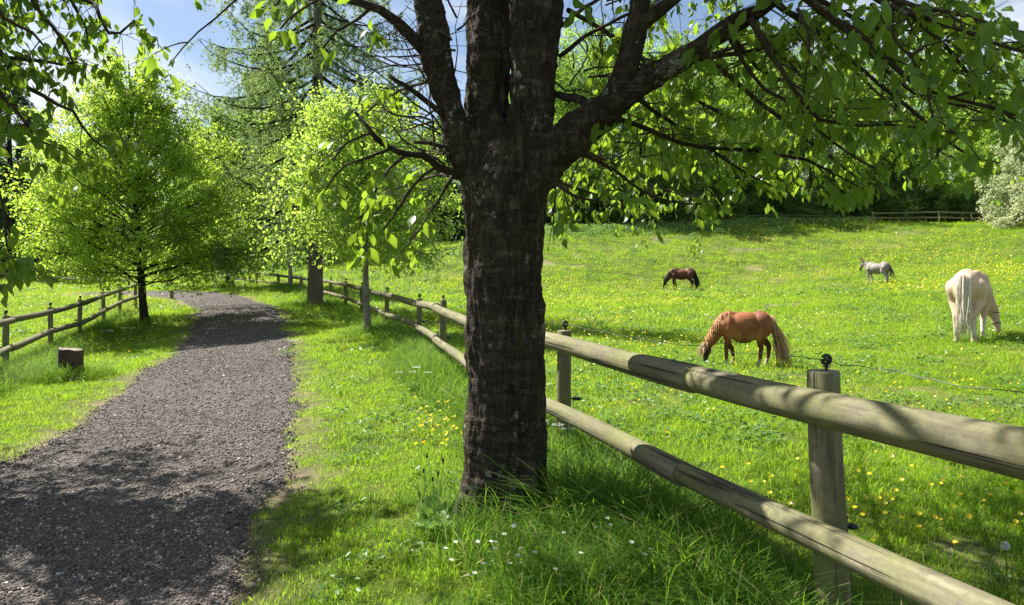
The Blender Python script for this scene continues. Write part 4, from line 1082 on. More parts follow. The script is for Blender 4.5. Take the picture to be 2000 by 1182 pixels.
# larches: tiered drooping boughs hung with needle tufts
def larch(base, h, rmax, nb, label, seed, z0=.14, r0=.24, leaf=None, barkm=None, name='larch_tree', dens=1.0, needle=.085, group=None):
    global rng
    root = empty(name, tuple(base), label, 'tree', group)
    keep = rng; rng = np.random.default_rng(seed)
    t = np.linspace(0, 1, 24); TP = np.stack([np.sin(t * 3) * .12, np.cos(t * 2.5) * .1, t * h - .2], 1)
    R = r0 * (1 - t) ** .75 + .015; R[0] *= 1.25
    A = Acc(); TPd = resample(np.column_stack([TP, R]), .25); tube(A, TPd[:, :3], TPd[:, 3] * (1 + rng.normal(0, .03, len(TPd))), 14)
    B = Acc(); LP = []; LD = []
    for i in range(nb):
        f = z0 + (1 - z0) * (i + rng.uniform()) / nb; az = i * 2.39996 + rng.normal(0, .3)
        L = rmax * (1 - ((f - z0) / (1 - z0)) ** 1.9) * rng.uniform(.65, 1.1) + .3
        p0 = np.array([np.interp(f, t, TP[:, k]) for k in range(3)]); n = 9; s = np.linspace(0, 1, n)
        Q = p0 + np.stack([math.cos(az) * L * s, math.sin(az) * L * s, L * (-.30 * np.sin(s * PI * .62) + .14 * s ** 3)], 1) + np.cumsum(rng.normal(0, .02 * L / 3, (n, 3)), 0) * np.minimum(1, s[:, None] * 4)
        tube(B, Q, np.linspace(.014 + .010 * L, .006, n), 5, False)
        nt = int(L * 5.0 * dens)
        for j in range(nt):
            s_ = rng.uniform(.12, 1); q = np.array([np.interp(s_, s, Q[:, k]) for k in range(3)])
            side = rng.choice([-1, 1]); tl = rng.uniform(.3, 1.0) * (1.2 - .5 * s_)
            dr = unit(np.array([math.cos(az) * .5 - side * math.sin(az) * .9, math.sin(az) * .5 + side * math.cos(az) * .9, -.15 - rng.uniform(0, .3)]))
            W_ = curve(q, q + dr * tl, -.55, 5, .06); tube(B, W_, np.linspace(.006, .003, 5), 3, False)
            # hanging shoots
            m = int(tl * 26 * dens); ss = rng.uniform(0, 1, m)
            pp = np.stack([np.interp(ss, np.linspace(0, 1, 5), W_[:, k]) for k in range(3)], 1)
            hang = (rng.uniform(size=m) < .55); pp[:, 2] -= np.where(hang, rng.uniform(0, .45, m), 0); pp += rng.normal(0, .03, (m, 3))
            LP.append(pp); LD.append(unit(rng.normal(0, 1, (m, 3)) * .8 + np.array([0, 0, -.5])))
            if rng.uniform() < .5:
                k = rng.integers(1, 5); tube(B, [W_[k], W_[k] + np.array([rng.normal(0, .03), rng.normal(0, .03), -rng.uniform(.2, .5)])], [.003, .002], 3, False)
    LP = np.concatenate(LP); LD = np.concatenate(LD)
    S = np.array([(0, -.1, 0), (0, .1, 0), (1, .06, .1), (1, -.06, .1), (.0, 0, -.1), (0, 0, .1), (.9, .5, 0), (.8, -.55, .1)]); Fx = np.array([(0, 1, 2), (0, 2, 3), (4, 5, 6), (4, 5, 7)])
    Lf = Acc(); leaves(Lf, LP, LD, needle * rng.uniform(.6, 1.3, len(LP)), (S, Fx))
    obj('trunk', A.mesh('trunk'), barkm or M['larch_bark'], root); obj('branches', B.mesh('branches'), M['dark_bark'], root); obj('crown', Lf.mesh('crown'), leaf or M['larch_leaf'], root)
    rng = keep
    return root
pb = at(613, 603, 25)
larch((pb.x, pb.y, H1(pb.x, pb.y)), 17, 5.2, 104, 'tall larch with a thick grey trunk and drooping needle hung boughs beside the fence', 21, z0=.17, r0=.25, needle=.13, dens=1.3)
pb = at(15, 560, 50); larch((pb.x, pb.y, H1(pb.x, pb.y)), 15, 4.4, 46, 'dark conifer standing behind the lime tree at the left edge', 22, z0=.05, leaf=M['conifer_leaf'], barkm=M['dark_bark'], name='conifer_tree', needle=.34, dens=1.2)
pb = at(520, 530, 62); larch((pb.x, pb.y, H1(pb.x, pb.y)), 20, 6.5, 64, 'larch standing further back in the meadow, seen left of the thick larch trunk', 23, z0=.12, needle=.34, dens=1.2)
pb = at(860, 500, 66); larch((pb.x, pb.y, H1(pb.x, pb.y)), 12, 4.6, 46, 'dark low conifer at the meadow edge, just left of the cherry trunk', 24, z0=.03, leaf=M['conifer_leaf'], barkm=M['dark_bark'], name='conifer_tree', needle=.34, dens=1.3)

# the wood behind the field
def wood_r(f, az): return np.interp(f, [0, .2, .4, .6, .8, 1], [1.4, 2.6, 3.4, 3.5, 2.6, .6]) * (1 + .2 * math.sin(az * 3) + .12 * math.sin(az * 5 + 3 * f))
def shrub_r(f, az): return np.interp(f, [0, .3, .6, 1], [2.4, 2.8, 2.2, .5]) * (1 + .2 * math.sin(az * 3))
cache = {}
def variant(kind, k, base, label, group, rz, sc):
    key = (kind, k)
    if kind == 'wood':
        r, ms = crown_tree(base, 17, wood_r, 46, 14, 42, .19, M['dark_bark'], M['belt_leaf' if k % 5 not in (1, 3) else 'belt_leaf_dark'], .2, z0=.12, up=.7, twl=1.3, label=label, name='woodland_tree', group=group, seed=50 + k, meshes=cache.get(key), rz=rz, sc=sc, clump=.25, fill=.25, cat='tree', droop=-.05)
    elif kind == 'darkwood':
        r, ms = crown_tree(base, 12, wood_r, 46, 14, 32, .19, M['dark_bark'], M['shrub_leaf'], .16, z0=.1, up=.7, twl=1.3, label=label, name='woodland_tree', group=group, seed=60 + k, meshes=cache.get(key), rz=rz, sc=sc, clump=.25, fill=.25, cat='tree', droop=-.05)
    else:
        r, ms = crown_tree(base, 5.0, shrub_r, 40, 12, 30, .21, M['dark_bark'], M['shrub_leaf'], .09, z0=.03, up=.9, twl=.8, label=label, name='hedge_shrub', group=group, seed=80 + k, meshes=cache.get(key), rz=rz, sc=sc, clump=.28, fill=.1, cat='shrub')
    cache[key] = ms
    return r
def hedge_line(px): # distance of the back edge of the field
    return np.interp(px, [-300, 0, 300, 600, 900, 1060, 1300, 1500, 1700, 1920, 2100, 2300], [60, 66, 72, 78, 74, 66, 67.5, 71.5, 76, 80, 79, 74])
i = 0
for px in np.linspace(-140, 2240, 30):
    px = px + rng.uniform(-22, 22); D = hedge_line(px) + rng.uniform(3, 10); x = (px - 1000) / F * D; z = H1(x, D)
    s = (rng.uniform(1.0, 1.3) * (1.2 if px > 1650 else 1) if px > 1000 else rng.uniform(.62, .85)) if px > 560 else rng.uniform(.62, .8)
    variant('wood', i % 5, (x, D, z - .2), 'tall light green tree in the wood along the far side of the field', 'trees in the wood behind the field', rng.uniform(0, 6), s); i += 1
for px in np.linspace(1000, 2300, 15):
    px = px + rng.uniform(-40, 40); D = hedge_line(px) + rng.uniform(14, 22); x = (px - 1000) / F * D; z = H1(x, D)
    variant('wood', i % 5, (x, D, z - .2), 'tall light green tree in the wood along the far side of the field', 'trees in the wood behind the field', rng.uniform(0, 6), rng.uniform(1.2, 1.5)); i += 1
for px in np.linspace(-120, 2200, 22):
    px = px + rng.uniform(-30, 30); D = hedge_line(px) + rng.uniform(1.5, 5); x = (px - 1000) / F * D; z = H1(x, D)
    variant('darkwood', i % 3, (x, D, z - .2), 'shorter dark green tree filling the edge of the wood behind the field', 'dark trees at the edge of the wood', rng.uniform(0, 6), rng.uniform(.4, .62)); i += 1
for px in np.linspace(-150, 2180, 46):
    px = px + rng.uniform(-15, 15); D = hedge_line(px) + rng.uniform(.3, 2.2); x = (px - 1000) / F * D; z = H1(x, D)
    variant('shrub', i % 4, (x, D, z - .15), 'dark leafy shrub in the hedge along the foot of the wood', 'shrubs along the foot of the wood', rng.uniform(0, 6), rng.uniform(.75, 1.15)); i += 1
pb = at(2015, 425, 62)
crown_tree((pb.x, pb.y, H1(pb.x, pb.y) - .1), 9.0, lambda f, az: np.interp(f, [0, .2, .5, .8, 1], [2.4, 3.3, 3.3, 2.3, .5]) * (1 + .12 * math.sin(az * 4)), 60, 16, 34, .22, M['dark_bark'], M['blossom'], .14, z0=.03, up=.8, twl=1.0,
           label='hawthorn covered in creamy white blossom at the right edge behind the corner fence', name='hawthorn_tree', seed=31, clump=.22, fill=.3)

ONES = ['', 'first', 'second', 'third', 'fourth', 'fifth', 'sixth', 'seventh', 'eighth', 'ninth', 'tenth', 'eleventh', 'twelfth', 'thirteenth', 'fourteenth', 'fifteenth', 'sixteenth', 'seventeenth', 'eighteenth', 'nineteenth']
TENS = {20: 'twentieth', 30: 'thirtieth', 40: 'fortieth', 50: 'fiftieth'}; TENW = {20: 'twenty', 30: 'thirty', 40: 'forty', 50: 'fifty'}
def nth(n): return ONES[n] if n < 20 else (TENS[n] if n % 10 == 0 else TENW[n // 10 * 10] + '-' + ONES[n % 10])
def place_word(px):
    for lim, w in ((300, 'behind the lime tree'), (600, 'beyond the bend of the path'), (900, 'beyond the rowan'), (1080, 'behind the cherry trunk'), (1280, 'right of the trunk'), (1420, 'above the dark pony'), (1650, 'above mid field'), (1800, 'above the grey donkey'), (3000, 'above the cream horse')):
        if px < lim: return w
for grp, word in (('trees in the wood behind the field', 'light green wood tree'), ('dark trees at the edge of the wood', 'dark green wood tree'), ('shrubs along the foot of the wood', 'dark hedge shrub')):
    L_ = sorted([o for o in COL.objects if o.get('group') == grp], key=lambda o: o.location.x / o.location.y)
    for k, o in enumerate(L_): o['label'] = '%s, %s, %s from the left' % (word, place_word(1000 + F * o.location.x / o.location.y), nth(k + 1))

# nettle bed below the hedge
A_ = []
for k in range(3):
    r = np.random.default_rng(200 + k); L_ = Acc(); P = r.normal(0, .28, (70, 3)) * np.array([1, 1, .0]) + np.array([0, 0, 1]) * r.uniform(.05, .55, (70, 1))
    leaves(L_, P, unit(r.normal(0, 1, (70, 3)) * np.array([1, 1, .4])), r.uniform(.09, .2, 70)); me = L_.mesh('nettle_clump.%03d' % k); me.materials.append(M['nettle']); A_.append(bpy.data.objects.new('nettle_clump.%03d' % k, me))
nett = proto_collection('nettle_protos', A_)
px = rng.uniform(1060, 1700, 1900); D = hedge_line(px) - rng.uniform(-1, 1, 1900) - np.abs(rng.normal(0, 2.6, 1900)) * (1 + 1.2 * (fbm(px / 90, px * 0, 4) - .3)); x = (px - 1000) / F * D
scatter('nettles', np.stack([x, D, GZ(x, D)], 1), np.stack([D * 0, D * 0, rng.uniform(0, 6.28, len(D))], 1), rng.uniform(.5, 1.1, len(D)), rng.integers(0, 3, len(D)), nett)

# ------------------------------------------------------------------ horses, ponies and donkey
def coat_mat(name, rough=.6):
    m = NT(name); a = m.n('ShaderNodeAttribute'); a.attribute_name = 'coat'
    nz = m.noise(60, 3, .6, m.vec((1, 1, .35))); c = m.mix(m.ramp(nz, [(.3, .28), (.65, 0)]), a.outputs['Color'], (.02, .015, .01))
    return m.done(m.bsdf(c, rough, m.bump(nz, .35, .01), .3))
M['coat'] = coat_mat('horse_coat')
def hair_mat(name, c1, c2):
    m = NT(name); g = m.n('ShaderNodeNewGeometry'); return m.done(m.bsdf(m.ramp(g.outputs['Random Per Island'], [(0, c1), (1, c2)]), .5, None, .3))
def lerp(a, b, t): return np.asarray(a) + (np.asarray(b) - np.asarray(a)) * np.asarray(t)[..., None]
def horse(root, s, body, fat=1.0, neck=None, head=None, legs=None, ears=None, colour=None, voxel=.016):
    """body along +X (head end), z up, unit withers height scaled by s"""
    A = Acc(); f = fat
    for c, r, ry in (((-.02, 0, .655), (.42, .185 * f, .195 * f), 0), ((.26, 0, .665), (.2, .155 * f, .215), 0), ((-.33, 0, .72), (.22, .175 * f, .20), .15), ((-.38, 0, .66), (.17, .165 * f, .19), .3),
                     ((.24, 0, .835), (.20, .075, .085), 0), ((.38, 0, .66), (.12, .12 * f, .15), 0), ((.0, 0, .60), (.30, .165 * f, .175 * f), 0), ((-.30, 0, .86), (.16, .08, .07), .1)):
        ellipsoid(A, c, r, 0, ry, 14)
    for P, R, sq in neck + head:
        B = Acc(); chain(B, P, R)
        V = np.concatenate(B.V); mid = np.array(P).mean(0); V[:, 1] = mid[1] + (V[:, 1] - mid[1]) * sq if abs(P[0][1] - P[-1][1]) < .02 else V[:, 1]
        A.add(V, np.concatenate(B.q), np.concatenate(B.t))
    for P, R in legs: chain(A, P, R, 10)
    for P, R in ears: chain(A, P, R, 6)
    for v in A.V: v *= s
    me = remeshed(A, 'body', voxel * s, 7)
    co = mesh_co(me) / s
    c = colour(co); c4 = np.ones((len(co), 4), np.float32); c4[:, :3] = c
    a = me.color_attributes.new('coat', 'FLOAT_COLOR', 'POINT'); a.data.foreach_set('color', c4.ravel())
    obj('body', me, M['coat'], root)
def strands(root, name, s, roots, dirs, lens, w, mat, sag=1.0, seed=1, jx=.02, sp=.10):
    r = np.random.default_rng(seed); A = Acc()
    for p, d, L in zip(roots, dirs, lens):
        p = np.array(p, float) + r.normal(0, jx, 3); d = unit(np.array(d, float) + r.normal(0, sp, 3)); n = 7; t = np.linspace(0, 1, n)[:, None]
        P = p + d * L * t * (1 - .35 * t * sag) + np.array([0, 0, -1.0]) * L * sag * t ** 1.6 * .8
        P += r.normal(0, .006, (n, 3)) * t
        tube(A, P * s, np.array([.5, 1, 1.1, 1, .8, .55, .15]) * w * s * r.uniform(.7, 1.3), 5)
    return obj(name, A.mesh(name), mat, root)
def hoof_legs(front=((.30, .0), (.26, .0)), hind=((-.40, 0), (-.34, 0)), k=1.0, fl=.26):
    L = []
    for (x, dx), y in zip(front, (.10, -.10)):
        L.append(([(.30, y * 1.05, .62), (.31, y * 1.05, .50), (x + .03, y, .30), (x + .015 + dx, y, .28), (x + .0 + dx * 2, y, .10), (x + .03 + dx * 2, y, .055), (x + .045 + dx * 2, y, .0)],
                  [.10 * k, .072 * k, .044 * k, .042 * k, .030 * k, .034 * k, .045 * k]))
    for (x, dx), y in zip(hind, (.105, -.105)):
        L.append(([(-.36, y, .68), (-.30, y * 1.15, .52), (x - .03, y, .36), (x - .055, y, .32), (x - .03 + dx, y, .11), (x + .0 + dx, y, .06), (x + .015 + dx, y, .0)],
                  [.14 * k, .105 * k, .055 * k, .047 * k, .034 * k, .036 * k, .047 * k]))
    return L
GRAZE_NECK = [([(.36, 0, .76), (.50, 0, .64), (.63, 0, .45), (.69, 0, .34)], [.145, .115, .09, .075], .72), ([(.38, 0, .66), (.52, 0, .52), (.62, 0, .38)], [.11, .09, .07], .72)]
GRAZE_HEAD = [([(.695, 0, .34), (.715, 0, .22), (.735, 0, .10), (.74, 0, .045)], [.072, .066, .046, .040], .82), ([(.66, 0, .26), (.69, 0, .2)], [.05, .045], .8)]
GRAZE_EARS = [([(.72, .045, .38), (.755, .06, .43)], [.02, .007]), ([(.72, -.045, .38), (.755, -.06, .43)], [.02, .007])]
def eye_pair(root, s, x, y, z, r=.012):
    for sd_ in (-1, 1):
        A = Acc(); ellipsoid(A, (x * s, y * sd_ * s, z * s), (r * s,) * 3, n=7); obj('eye', A.mesh('eye'), M['plastic'], root)

# 1: chestnut shetland pony
g = at(1452, 716, 13.0); gz = G1(g.x, g.y)
po = empty('pony', (g.x, g.y, gz + .0), 'shaggy chestnut shetland pony with blond tail grazing just beyond the near fence rail', 'pony', None, math.radians(176))
def c_chest(p):
    x, y, z = p.T; n = fbm(x * 6, z * 6 + y * 3, 3)
    c = lerp((.24, .075, .022), (.42, .165, .055), np.clip(n * 1.6 - .4, 0, 1))
    c = lerp(c, (.50, .27, .12), np.clip((.60 - z) * 6, 0, 1) * np.clip((.34 - np.abs(x)) * 8, 0, 1)); c = lerp(c, (.16, .055, .03), np.clip(fbm(x * 9 + 3, z * 5 + y * 4, 44) * 2.4 - 1.1, 0, 1) * (x < .1) * .8)
    c = lerp(c, (.12, .04, .02), np.clip((.50 - z) * 7, 0, 1) * (x < .5) * (np.abs(y) > .03))
    c = lerp(c, (.60, .50, .38), ((z < .10 + .03 * n) & (x < .5)).astype(float) * .8)
    c = lerp(c, (.03, .02, .018), np.clip((x - .60) * 12, 0, 1) * np.clip((.42 - z) * 10, 0, 1))
    return c
LEG = hoof_legs(front=((.33, .01), (.20, -.02)), hind=((-.26, 0), (-.47, 0.0)), k=1.05)
horse(po, .97, None, 1.3, GRAZE_NECK, GRAZE_HEAD, LEG, GRAZE_EARS, c_chest)
blond = hair_mat('blond_hair', (.34, .20, .10), (.74, .58, .38))
r = np.random.default_rng(5)
n = 260; strands(po, 'tail', .97, [(-.53, r.normal(0, .03), .80 + r.normal(0, .02)) for i in range(n)], [(-.34, r.normal(.0, .07), -.70) for i in range(n)], r.uniform(.56, .80, n), .0055, hair_mat('tail_hair', (.22, .09, .04), (.66, .44, .26)), .35)
n = 240; tt = r.uniform(0, 1, n)
crest = [(np.interp(t, [0, .4, 1], [.26, .52, .72]), r.normal(0, .02), np.interp(t, [0, .4, 1], [.92, .755, .42])) for t in tt]
strands(po, 'mane', .97, crest, [(.1, r.choice([-1, 1]) * .6, .15) for i in range(n)], r.uniform(.08, .22, n), .0045, hair_mat('ginger_hair', (.40, .18, .06), (.66, .40, .20)), 1.0, 6)
n = 80; strands(po, 'forelock', .97, [(.74, r.normal(0, .025), .38) for i in range(n)], [(.35, r.normal(0, .4), -.2) for i in range(n)], r.uniform(.14, .24, n), .005, blond, .8, 7)
po.scale = (.90, 1.0, 1.05)
eye_pair(po, .97, .725, .055, .27)

# 2: pale cob, seen from behind
g = at(1898, 660, 15.9); gz = G1(g.x, g.y)
ho = empty('horse', (g.x, g.y, gz), 'large cream coloured horse seen from behind, grazing among buttercups near the right edge', 'horse', None, math.radians(49))
def c_cream(p):
    x, y, z = p.T; n = fbm(x * 4, z * 4 + y * 3, 13)
    c = lerp((.52, .37, .235), (.64, .49, .34), np.clip(n * 1.6 - .3, 0, 1))
    c = lerp(c, (.70, .66, .58), np.clip((.32 - z) * 7, 0, 1) * (x < .5))
    c = lerp(c, (.58, .40, .24), ((z < .07) & (x < .5)).astype(float) * .7)
    c = lerp(c, (.10, .08, .08), ((x > .6) & (z < .055)).astype(float))
    return c
NK = [([(.36, 0, .76), (.48, -.04, .64), (.58, -.10, .46), (.61, -.14, .38)], [.15, .12, .09, .075], 1), ([(.38, 0, .66), (.50, -.05, .50), (.57, -.11, .38)], [.12, .09, .07], 1)]
HD = [([(.61, -.14, .38), (.62, -.17, .26), (.62, -.20, .14), (.62, -.205, .085)], [.07, .062, .045, .038], 1)]
horse(ho, 1.58, None, .98, NK, HD, hoof_legs(front=((.36, .03), (.20, -.02)), hind=((-.36, 0), (-.46, 0)), k=1.0),
      [([(.62, -.09, .41), (.63, -.05, .45)], [.02, .007]), ([(.62, -.19, .41), (.63, -.24, .44)], [.02, .007])], c_cream, .015)
cream = hair_mat('cream_hair', (.52, .46, .36), (.80, .77, .68))
n = 200; strands(ho, 'tail', 1.58, [(-.545, r.normal(0, .025), .84 + r.normal(0, .015)) for i in range(n)], [(-.07, r.normal(0, .02), -1) for i in range(n)], r.uniform(.58, .74, n), .0040, hair_mat('pale_tail_hair', (.50, .38, .26), (.82, .78, .68)), .12, 9, .014, .035)
n = 60; tt = r.uniform(0, 1, n)
strands(ho, 'mane', 1.58, [(np.interp(t, [0, 1], [.30, .62]), -.1 * t + r.normal(0, .02), np.interp(t, [0, .4, 1], [.90, .78, .45])) for t in tt], [(.1, .5, .1) for i in range(n)], r.uniform(.12, .2, n), .007, cream, 1.0, 10)
A = Acc()
for z_, rr in ((.20, .058), (.34, .074)):
    c_ = np.array([.62, -.185 if z_ < .3 else -.15, z_]); th = np.linspace(0, 2 * PI, 20)
    tube(A, [(c_ + np.array([rr * math.cos(t), rr * math.sin(t), 0])) * 1.58 for t in th], [.008 * 1.5] * 20, 6)
obj('halter', A.mesh('halter'), hair_mat('halter_webbing', (.10, .07, .06), (.12, .08, .07)), ho)

# 3: dark bay pony
g = at(1331, 566, 42); gz = G1(g.x, g.y)
pb_ = empty('pony', (g.x, g.y, gz), 'dark brown pony with black mane and tail grazing far out in the field', 'pony', None, math.radians(172))
def c_bay(p):
    x, y, z = p.T; n = fbm(x * 5, z * 5 + y * 3, 23)
    c = lerp((.060, .022, .012), (.15, .055, .025), np.clip(n * 1.6 - .3 + (z - .7), 0, 1))
    c = lerp(c, (.010, .009, .009), np.clip((.46 - z) * 6, 0, 1))
    c = lerp(c, (.018, .014, .014), np.clip((x - .45) * 5, 0, 1))
    return c
horse(pb_, 1.3, None, 1.08, GRAZE_NECK, GRAZE_HEAD, hoof_legs(front=((.24, -.01), (.30, 0)), hind=((-.36, 0), (-.42, 0))), GRAZE_EARS, c_bay)
black = hair_mat('black_hair', (.008, .008, .010), (.02, .018, .02))
n = 90; strands(pb_, 'tail', 1.3, [(-.53, r.normal(0, .03), .82) for i in range(n)], [(-.22, r.normal(0, .07), -.9) for i in range(n)], r.uniform(.6, .72, n), .012, black, .2, 12)
n = 70; tt = r.uniform(0, 1, n)
strands(pb_, 'mane', 1.3, [(np.interp(t, [0, .4, 1], [.30, .52, .72]), r.normal(0, .02), np.interp(t, [0, .4, 1], [.90, .755, .42])) for t in tt], [(.1, r.choice([-1, 1]) * .6, .15) for i in range(n)], r.uniform(.12, .26, n), .010, black, 1.0, 13)

# 4: donkey
g = at(1713, 557, 36); gz = G1(g.x, g.y)
dk = empty('donkey', (g.x, g.y, gz), 'small grey donkey with a dark muzzle standing alone among buttercups far across the field', 'donkey', None, math.radians(124))
def c_dk(p):
    x, y, z = p.T; n = fbm(x * 5, z * 5 + y * 3, 33)
    c = lerp((.19, .165, .145), (.32, .275, .24), np.clip(n * 1.5 - .2, 0, 1))
    c = lerp(c, (.50, .46, .40), np.clip((.56 - z) * 5, 0, 1) * .7)
    c = lerp(c, (.07, .06, .06), ((z < .05)).astype(float))
    c = lerp(c, (.09, .075, .07), np.clip((x - .62) * 8, 0, 1) * (z < .90))
    c = lerp(c, (.05, .04, .035), ((z > .98)).astype(float))
    return c
NKd = [([(.34, 0, .76), (.46, 0, .83), (.57, 0, .88)], [.13, .10, .078], .7), ([(.38, 0, .70), (.52, 0, .78)], [.11, .08], .7)]
HDd = [([(.58, 0, .88), (.66, 0, .76), (.72, 0, .63), (.735, 0, .585)], [.075, .068, .048, .045], .85)]
horse(dk, 1.17, None, 1.05, NKd, HDd, hoof_legs(k=.9), [([(.60, .05, .94), (.66, .09, 1.06), (.69, .11, 1.14)], [.024, .028, .008]), ([(.60, -.05, .94), (.66, -.08, 1.05), (.70, -.10, 1.12)], [.024, .028, .008])], c_dk)
n = 24; strands(dk, 'tail', 1.17, [(-.53, r.normal(0, .015), .80) for i in range(n)], [(-.15, r.normal(0, .04), -.9) for i in range(n)], r.uniform(.45, .6, n), .009, hair_mat('grey_hair', (.09, .07, .06), (.2, .16, .13)), .15, 14, .01)
n = 50; tt = r.uniform(0, 1, n); strands(dk, 'mane', 1.17, [(np.interp(t, [0, 1], [.32, .60]), 0, np.interp(t, [0, 1], [.87, .95])) for t in tt], [(.1, 0, 1) for i in range(n)], [.06] * n, .009, hair_mat('donkey_mane', (.16, .12, .10), (.32, .26, .2)), .1, 15, .008)
eye_pair(dk, 1.17, .64, .06, .81)
print('ANIMALS', [len(o.data.polygons) for o in COL.objects if o.name.startswith('body')])

# ------------------------------------------------------------------ flowers
def flower_mesh(name, npet, rad, pet_w, stem_h, pet_mat, centre_mat, cup=.35, notch=False, stem_w=.0012, lean=.05, seed=0, leaf=True):
    r = np.random.default_rng(seed); V = []; T = []; mi = []
    top = np.array([r.normal(0, lean), r.normal(0, lean), stem_h])
    def add(vs, ts, m):
        b = len(V); V.extend([tuple(v) for v in vs]); T.extend([tuple(b + i for i in t) for t in ts]); mi.extend([m] * len(ts))
    for k in range(3):
        t0, t1 = k / 3, (k + 1) / 3; a, b = top * np.array([t0 ** 2, t0 ** 2, t0]), top * np.array([t1 ** 2, t1 ** 2, t1])
        for d in ((stem_w, 0, 0), (0, stem_w, 0)):
            d = np.array(d); add([a - d, a + d, b + d, b - d], [(0, 1, 2), (0, 2, 3)], 2)
    tilt = Euler((r.normal(.5, .25), r.normal(0, .3), 0)).to_matrix(); tm = np.array(tilt)
    for k in range(npet):
        a = k * 2 * PI / npet; c, s = math.cos(a), math.sin(a); R = np.array([[c, -s, 0], [s, c, 0], [0, 0, 1]])
        pv = np.array([(0.1, 0, 0), (.5, pet_w * .8, cup * .25), (.95, pet_w * .9, cup), (1.0 if not notch else .72, 0, cup * 1.0), (.95, -pet_w * .9, cup), (.5, -pet_w * .8, cup * .25)]) * rad
        add((pv @ R.T) @ tm.T + top, [(0, 1, 2), (0, 2, 3), (0, 3, 4), (0, 4, 5)], 0)
    cp = np.array([(0, 0, .25)] + [(.2 * math.cos(a), .2 * math.sin(a), .08) for a in np.arange(6) * PI / 3]) * rad
    add(cp @ tm.T + top, [(0, 1 + i, 1 + (i + 1) % 6) for i in range(6)], 1)
    if leaf:
        for k in range(4):
            a = r.uniform(0, 6.28); h = stem_h * r.uniform(.1, .6); b = top * np.array([(h / stem_h) ** 2, (h / stem_h) ** 2, h / stem_h]); d = np.array([math.cos(a), math.sin(a), .5]); w = np.array([-math.sin(a), math.cos(a), 0]) * .006
            add([b, b + d * .03 + w, b + d * .06, b + d * .03 - w], [(0, 1, 2), (0, 2, 3)], 2)
    me = bpy.data.meshes.new(name); me.from_pydata(V, [], T)
    for m_ in (pet_mat, centre_mat, M['grass']): me.materials.append(m_)
    me.polygons.foreach_set('material_index', mi); me.update(); return me
m = NT('flower_centre'); M['centre'] = m.done(m.bsdf((.5, .45, .05), .7))
m = NT('white_centre'); M['wcentre'] = m.done(m.bsdf((.45, .5, .2), .7))
bc = [flower_mesh('buttercup', 5, .013, .62, h, M['yellow'], M['centre'], .45, seed=k) for k, h in enumerate((.10, .16, .22, .13))]
sw = [flower_mesh('stitchwort', 5, .0125, .42, h, M['white'], M['wcentre'], .12, notch=True, seed=k + 9) for k, h in enumerate((.24, .32, .40))]
dz = [flower_mesh('daisy', 9, .011, .25, .06, M['white'], M['centre'], .1, seed=k + 19, leaf=False) for k in range(2)]
def protos(pref, mes, s=1.0):
    L = []
    for k, me in enumerate(mes):
        o = bpy.data.objects.new('%s_proto.%03d' % (pref, k), me); L.append(o)
    return proto_collection(pref + '_protos', L)
# countable ones near the camera, each its own plant
def single(mes, spots, name, label, cat, group, s=1.0):
    for k, (px, py, D) in enumerate(spots):
        p = at(px, py, D); me = mes[k % len(mes)]
        top = max(v.co.z for v in me.vertices); g = G1(p.x, p.y); h = p.z - g
        o = bpy.data.objects.new(name, me); COL.objects.link(o); sc = float(np.clip(h / top, .5, 1.8)) * s
        o.scale = (s * 1.0, s * 1.0, sc); o.location = (p.x, p.y, g); o.rotation_euler = (0, 0, rng.uniform(-.6, .6)); tag(o, label, cat, group)
SW = [(888, 1068), (912, 1070), (1000, 1033), (985, 1056), (958, 1107), (992, 1090), (942, 1122), (975, 1142), (1002, 1138), (1062, 1080), (1128, 1087), (1150, 1086), (1014, 1104), (990, 1062), (1190, 1066), (1220, 1126), (1100, 1100), (1258, 1058), (1268, 1068), (1270, 1072), (1250, 1066), (1196, 1125), (1290, 1064), (925, 1130), (900, 1102), (1040, 1108), (1180, 1010), (1232, 1010), (1198, 998), (1180, 1072), (932, 1172), (1160, 1178)]
single(sw, [(a, b, 3.35 + rng.uniform(-.25, .25) + (.6 if a > 1170 and b < 1020 else 0)) for a, b in SW], 'stitchwort_flower', 'small white stitchwort flower in the tall grass in front of the cherry trunk', 'flower', 'white stitchwort flowers below the cherry trunk')
BCN = []
for k in range(46):
    px, py = rng.uniform(1640, 1990), rng.uniform(880, 1060); BCN.append((px, py))
for k in range(26): BCN.append((rng.uniform(1380, 1560), rng.uniform(890, 1040)))
def ground_D(px, py):
    lo, hi = 2.0, 60.0
    for _ in range(26):
        mid = (lo + hi) / 2; x = (px - 1000) / F * mid; yy = HY - (H1(x, mid) + .12 - CAMH) / mid * F
        if yy > py: lo = mid
        else: hi = mid
    return lo
single(bc, [(a, b, ground_D(a, b)) for a, b in BCN], 'buttercup_flower', 'yellow buttercup in the dappled field grass just behind the near right fence', 'flower', 'buttercups close behind the near fence', .95)
V_ = [(rng.uniform(800, 900), rng.uniform(770, 880)) for _ in range(34)]
single(bc, [(a, b, ground_D(a, b)) for a, b in V_], 'buttercup_flower', 'yellow buttercup in the sunlit verge left of the cherry trunk', 'flower', 'buttercups on the verge left of the cherry trunk', 1.15)
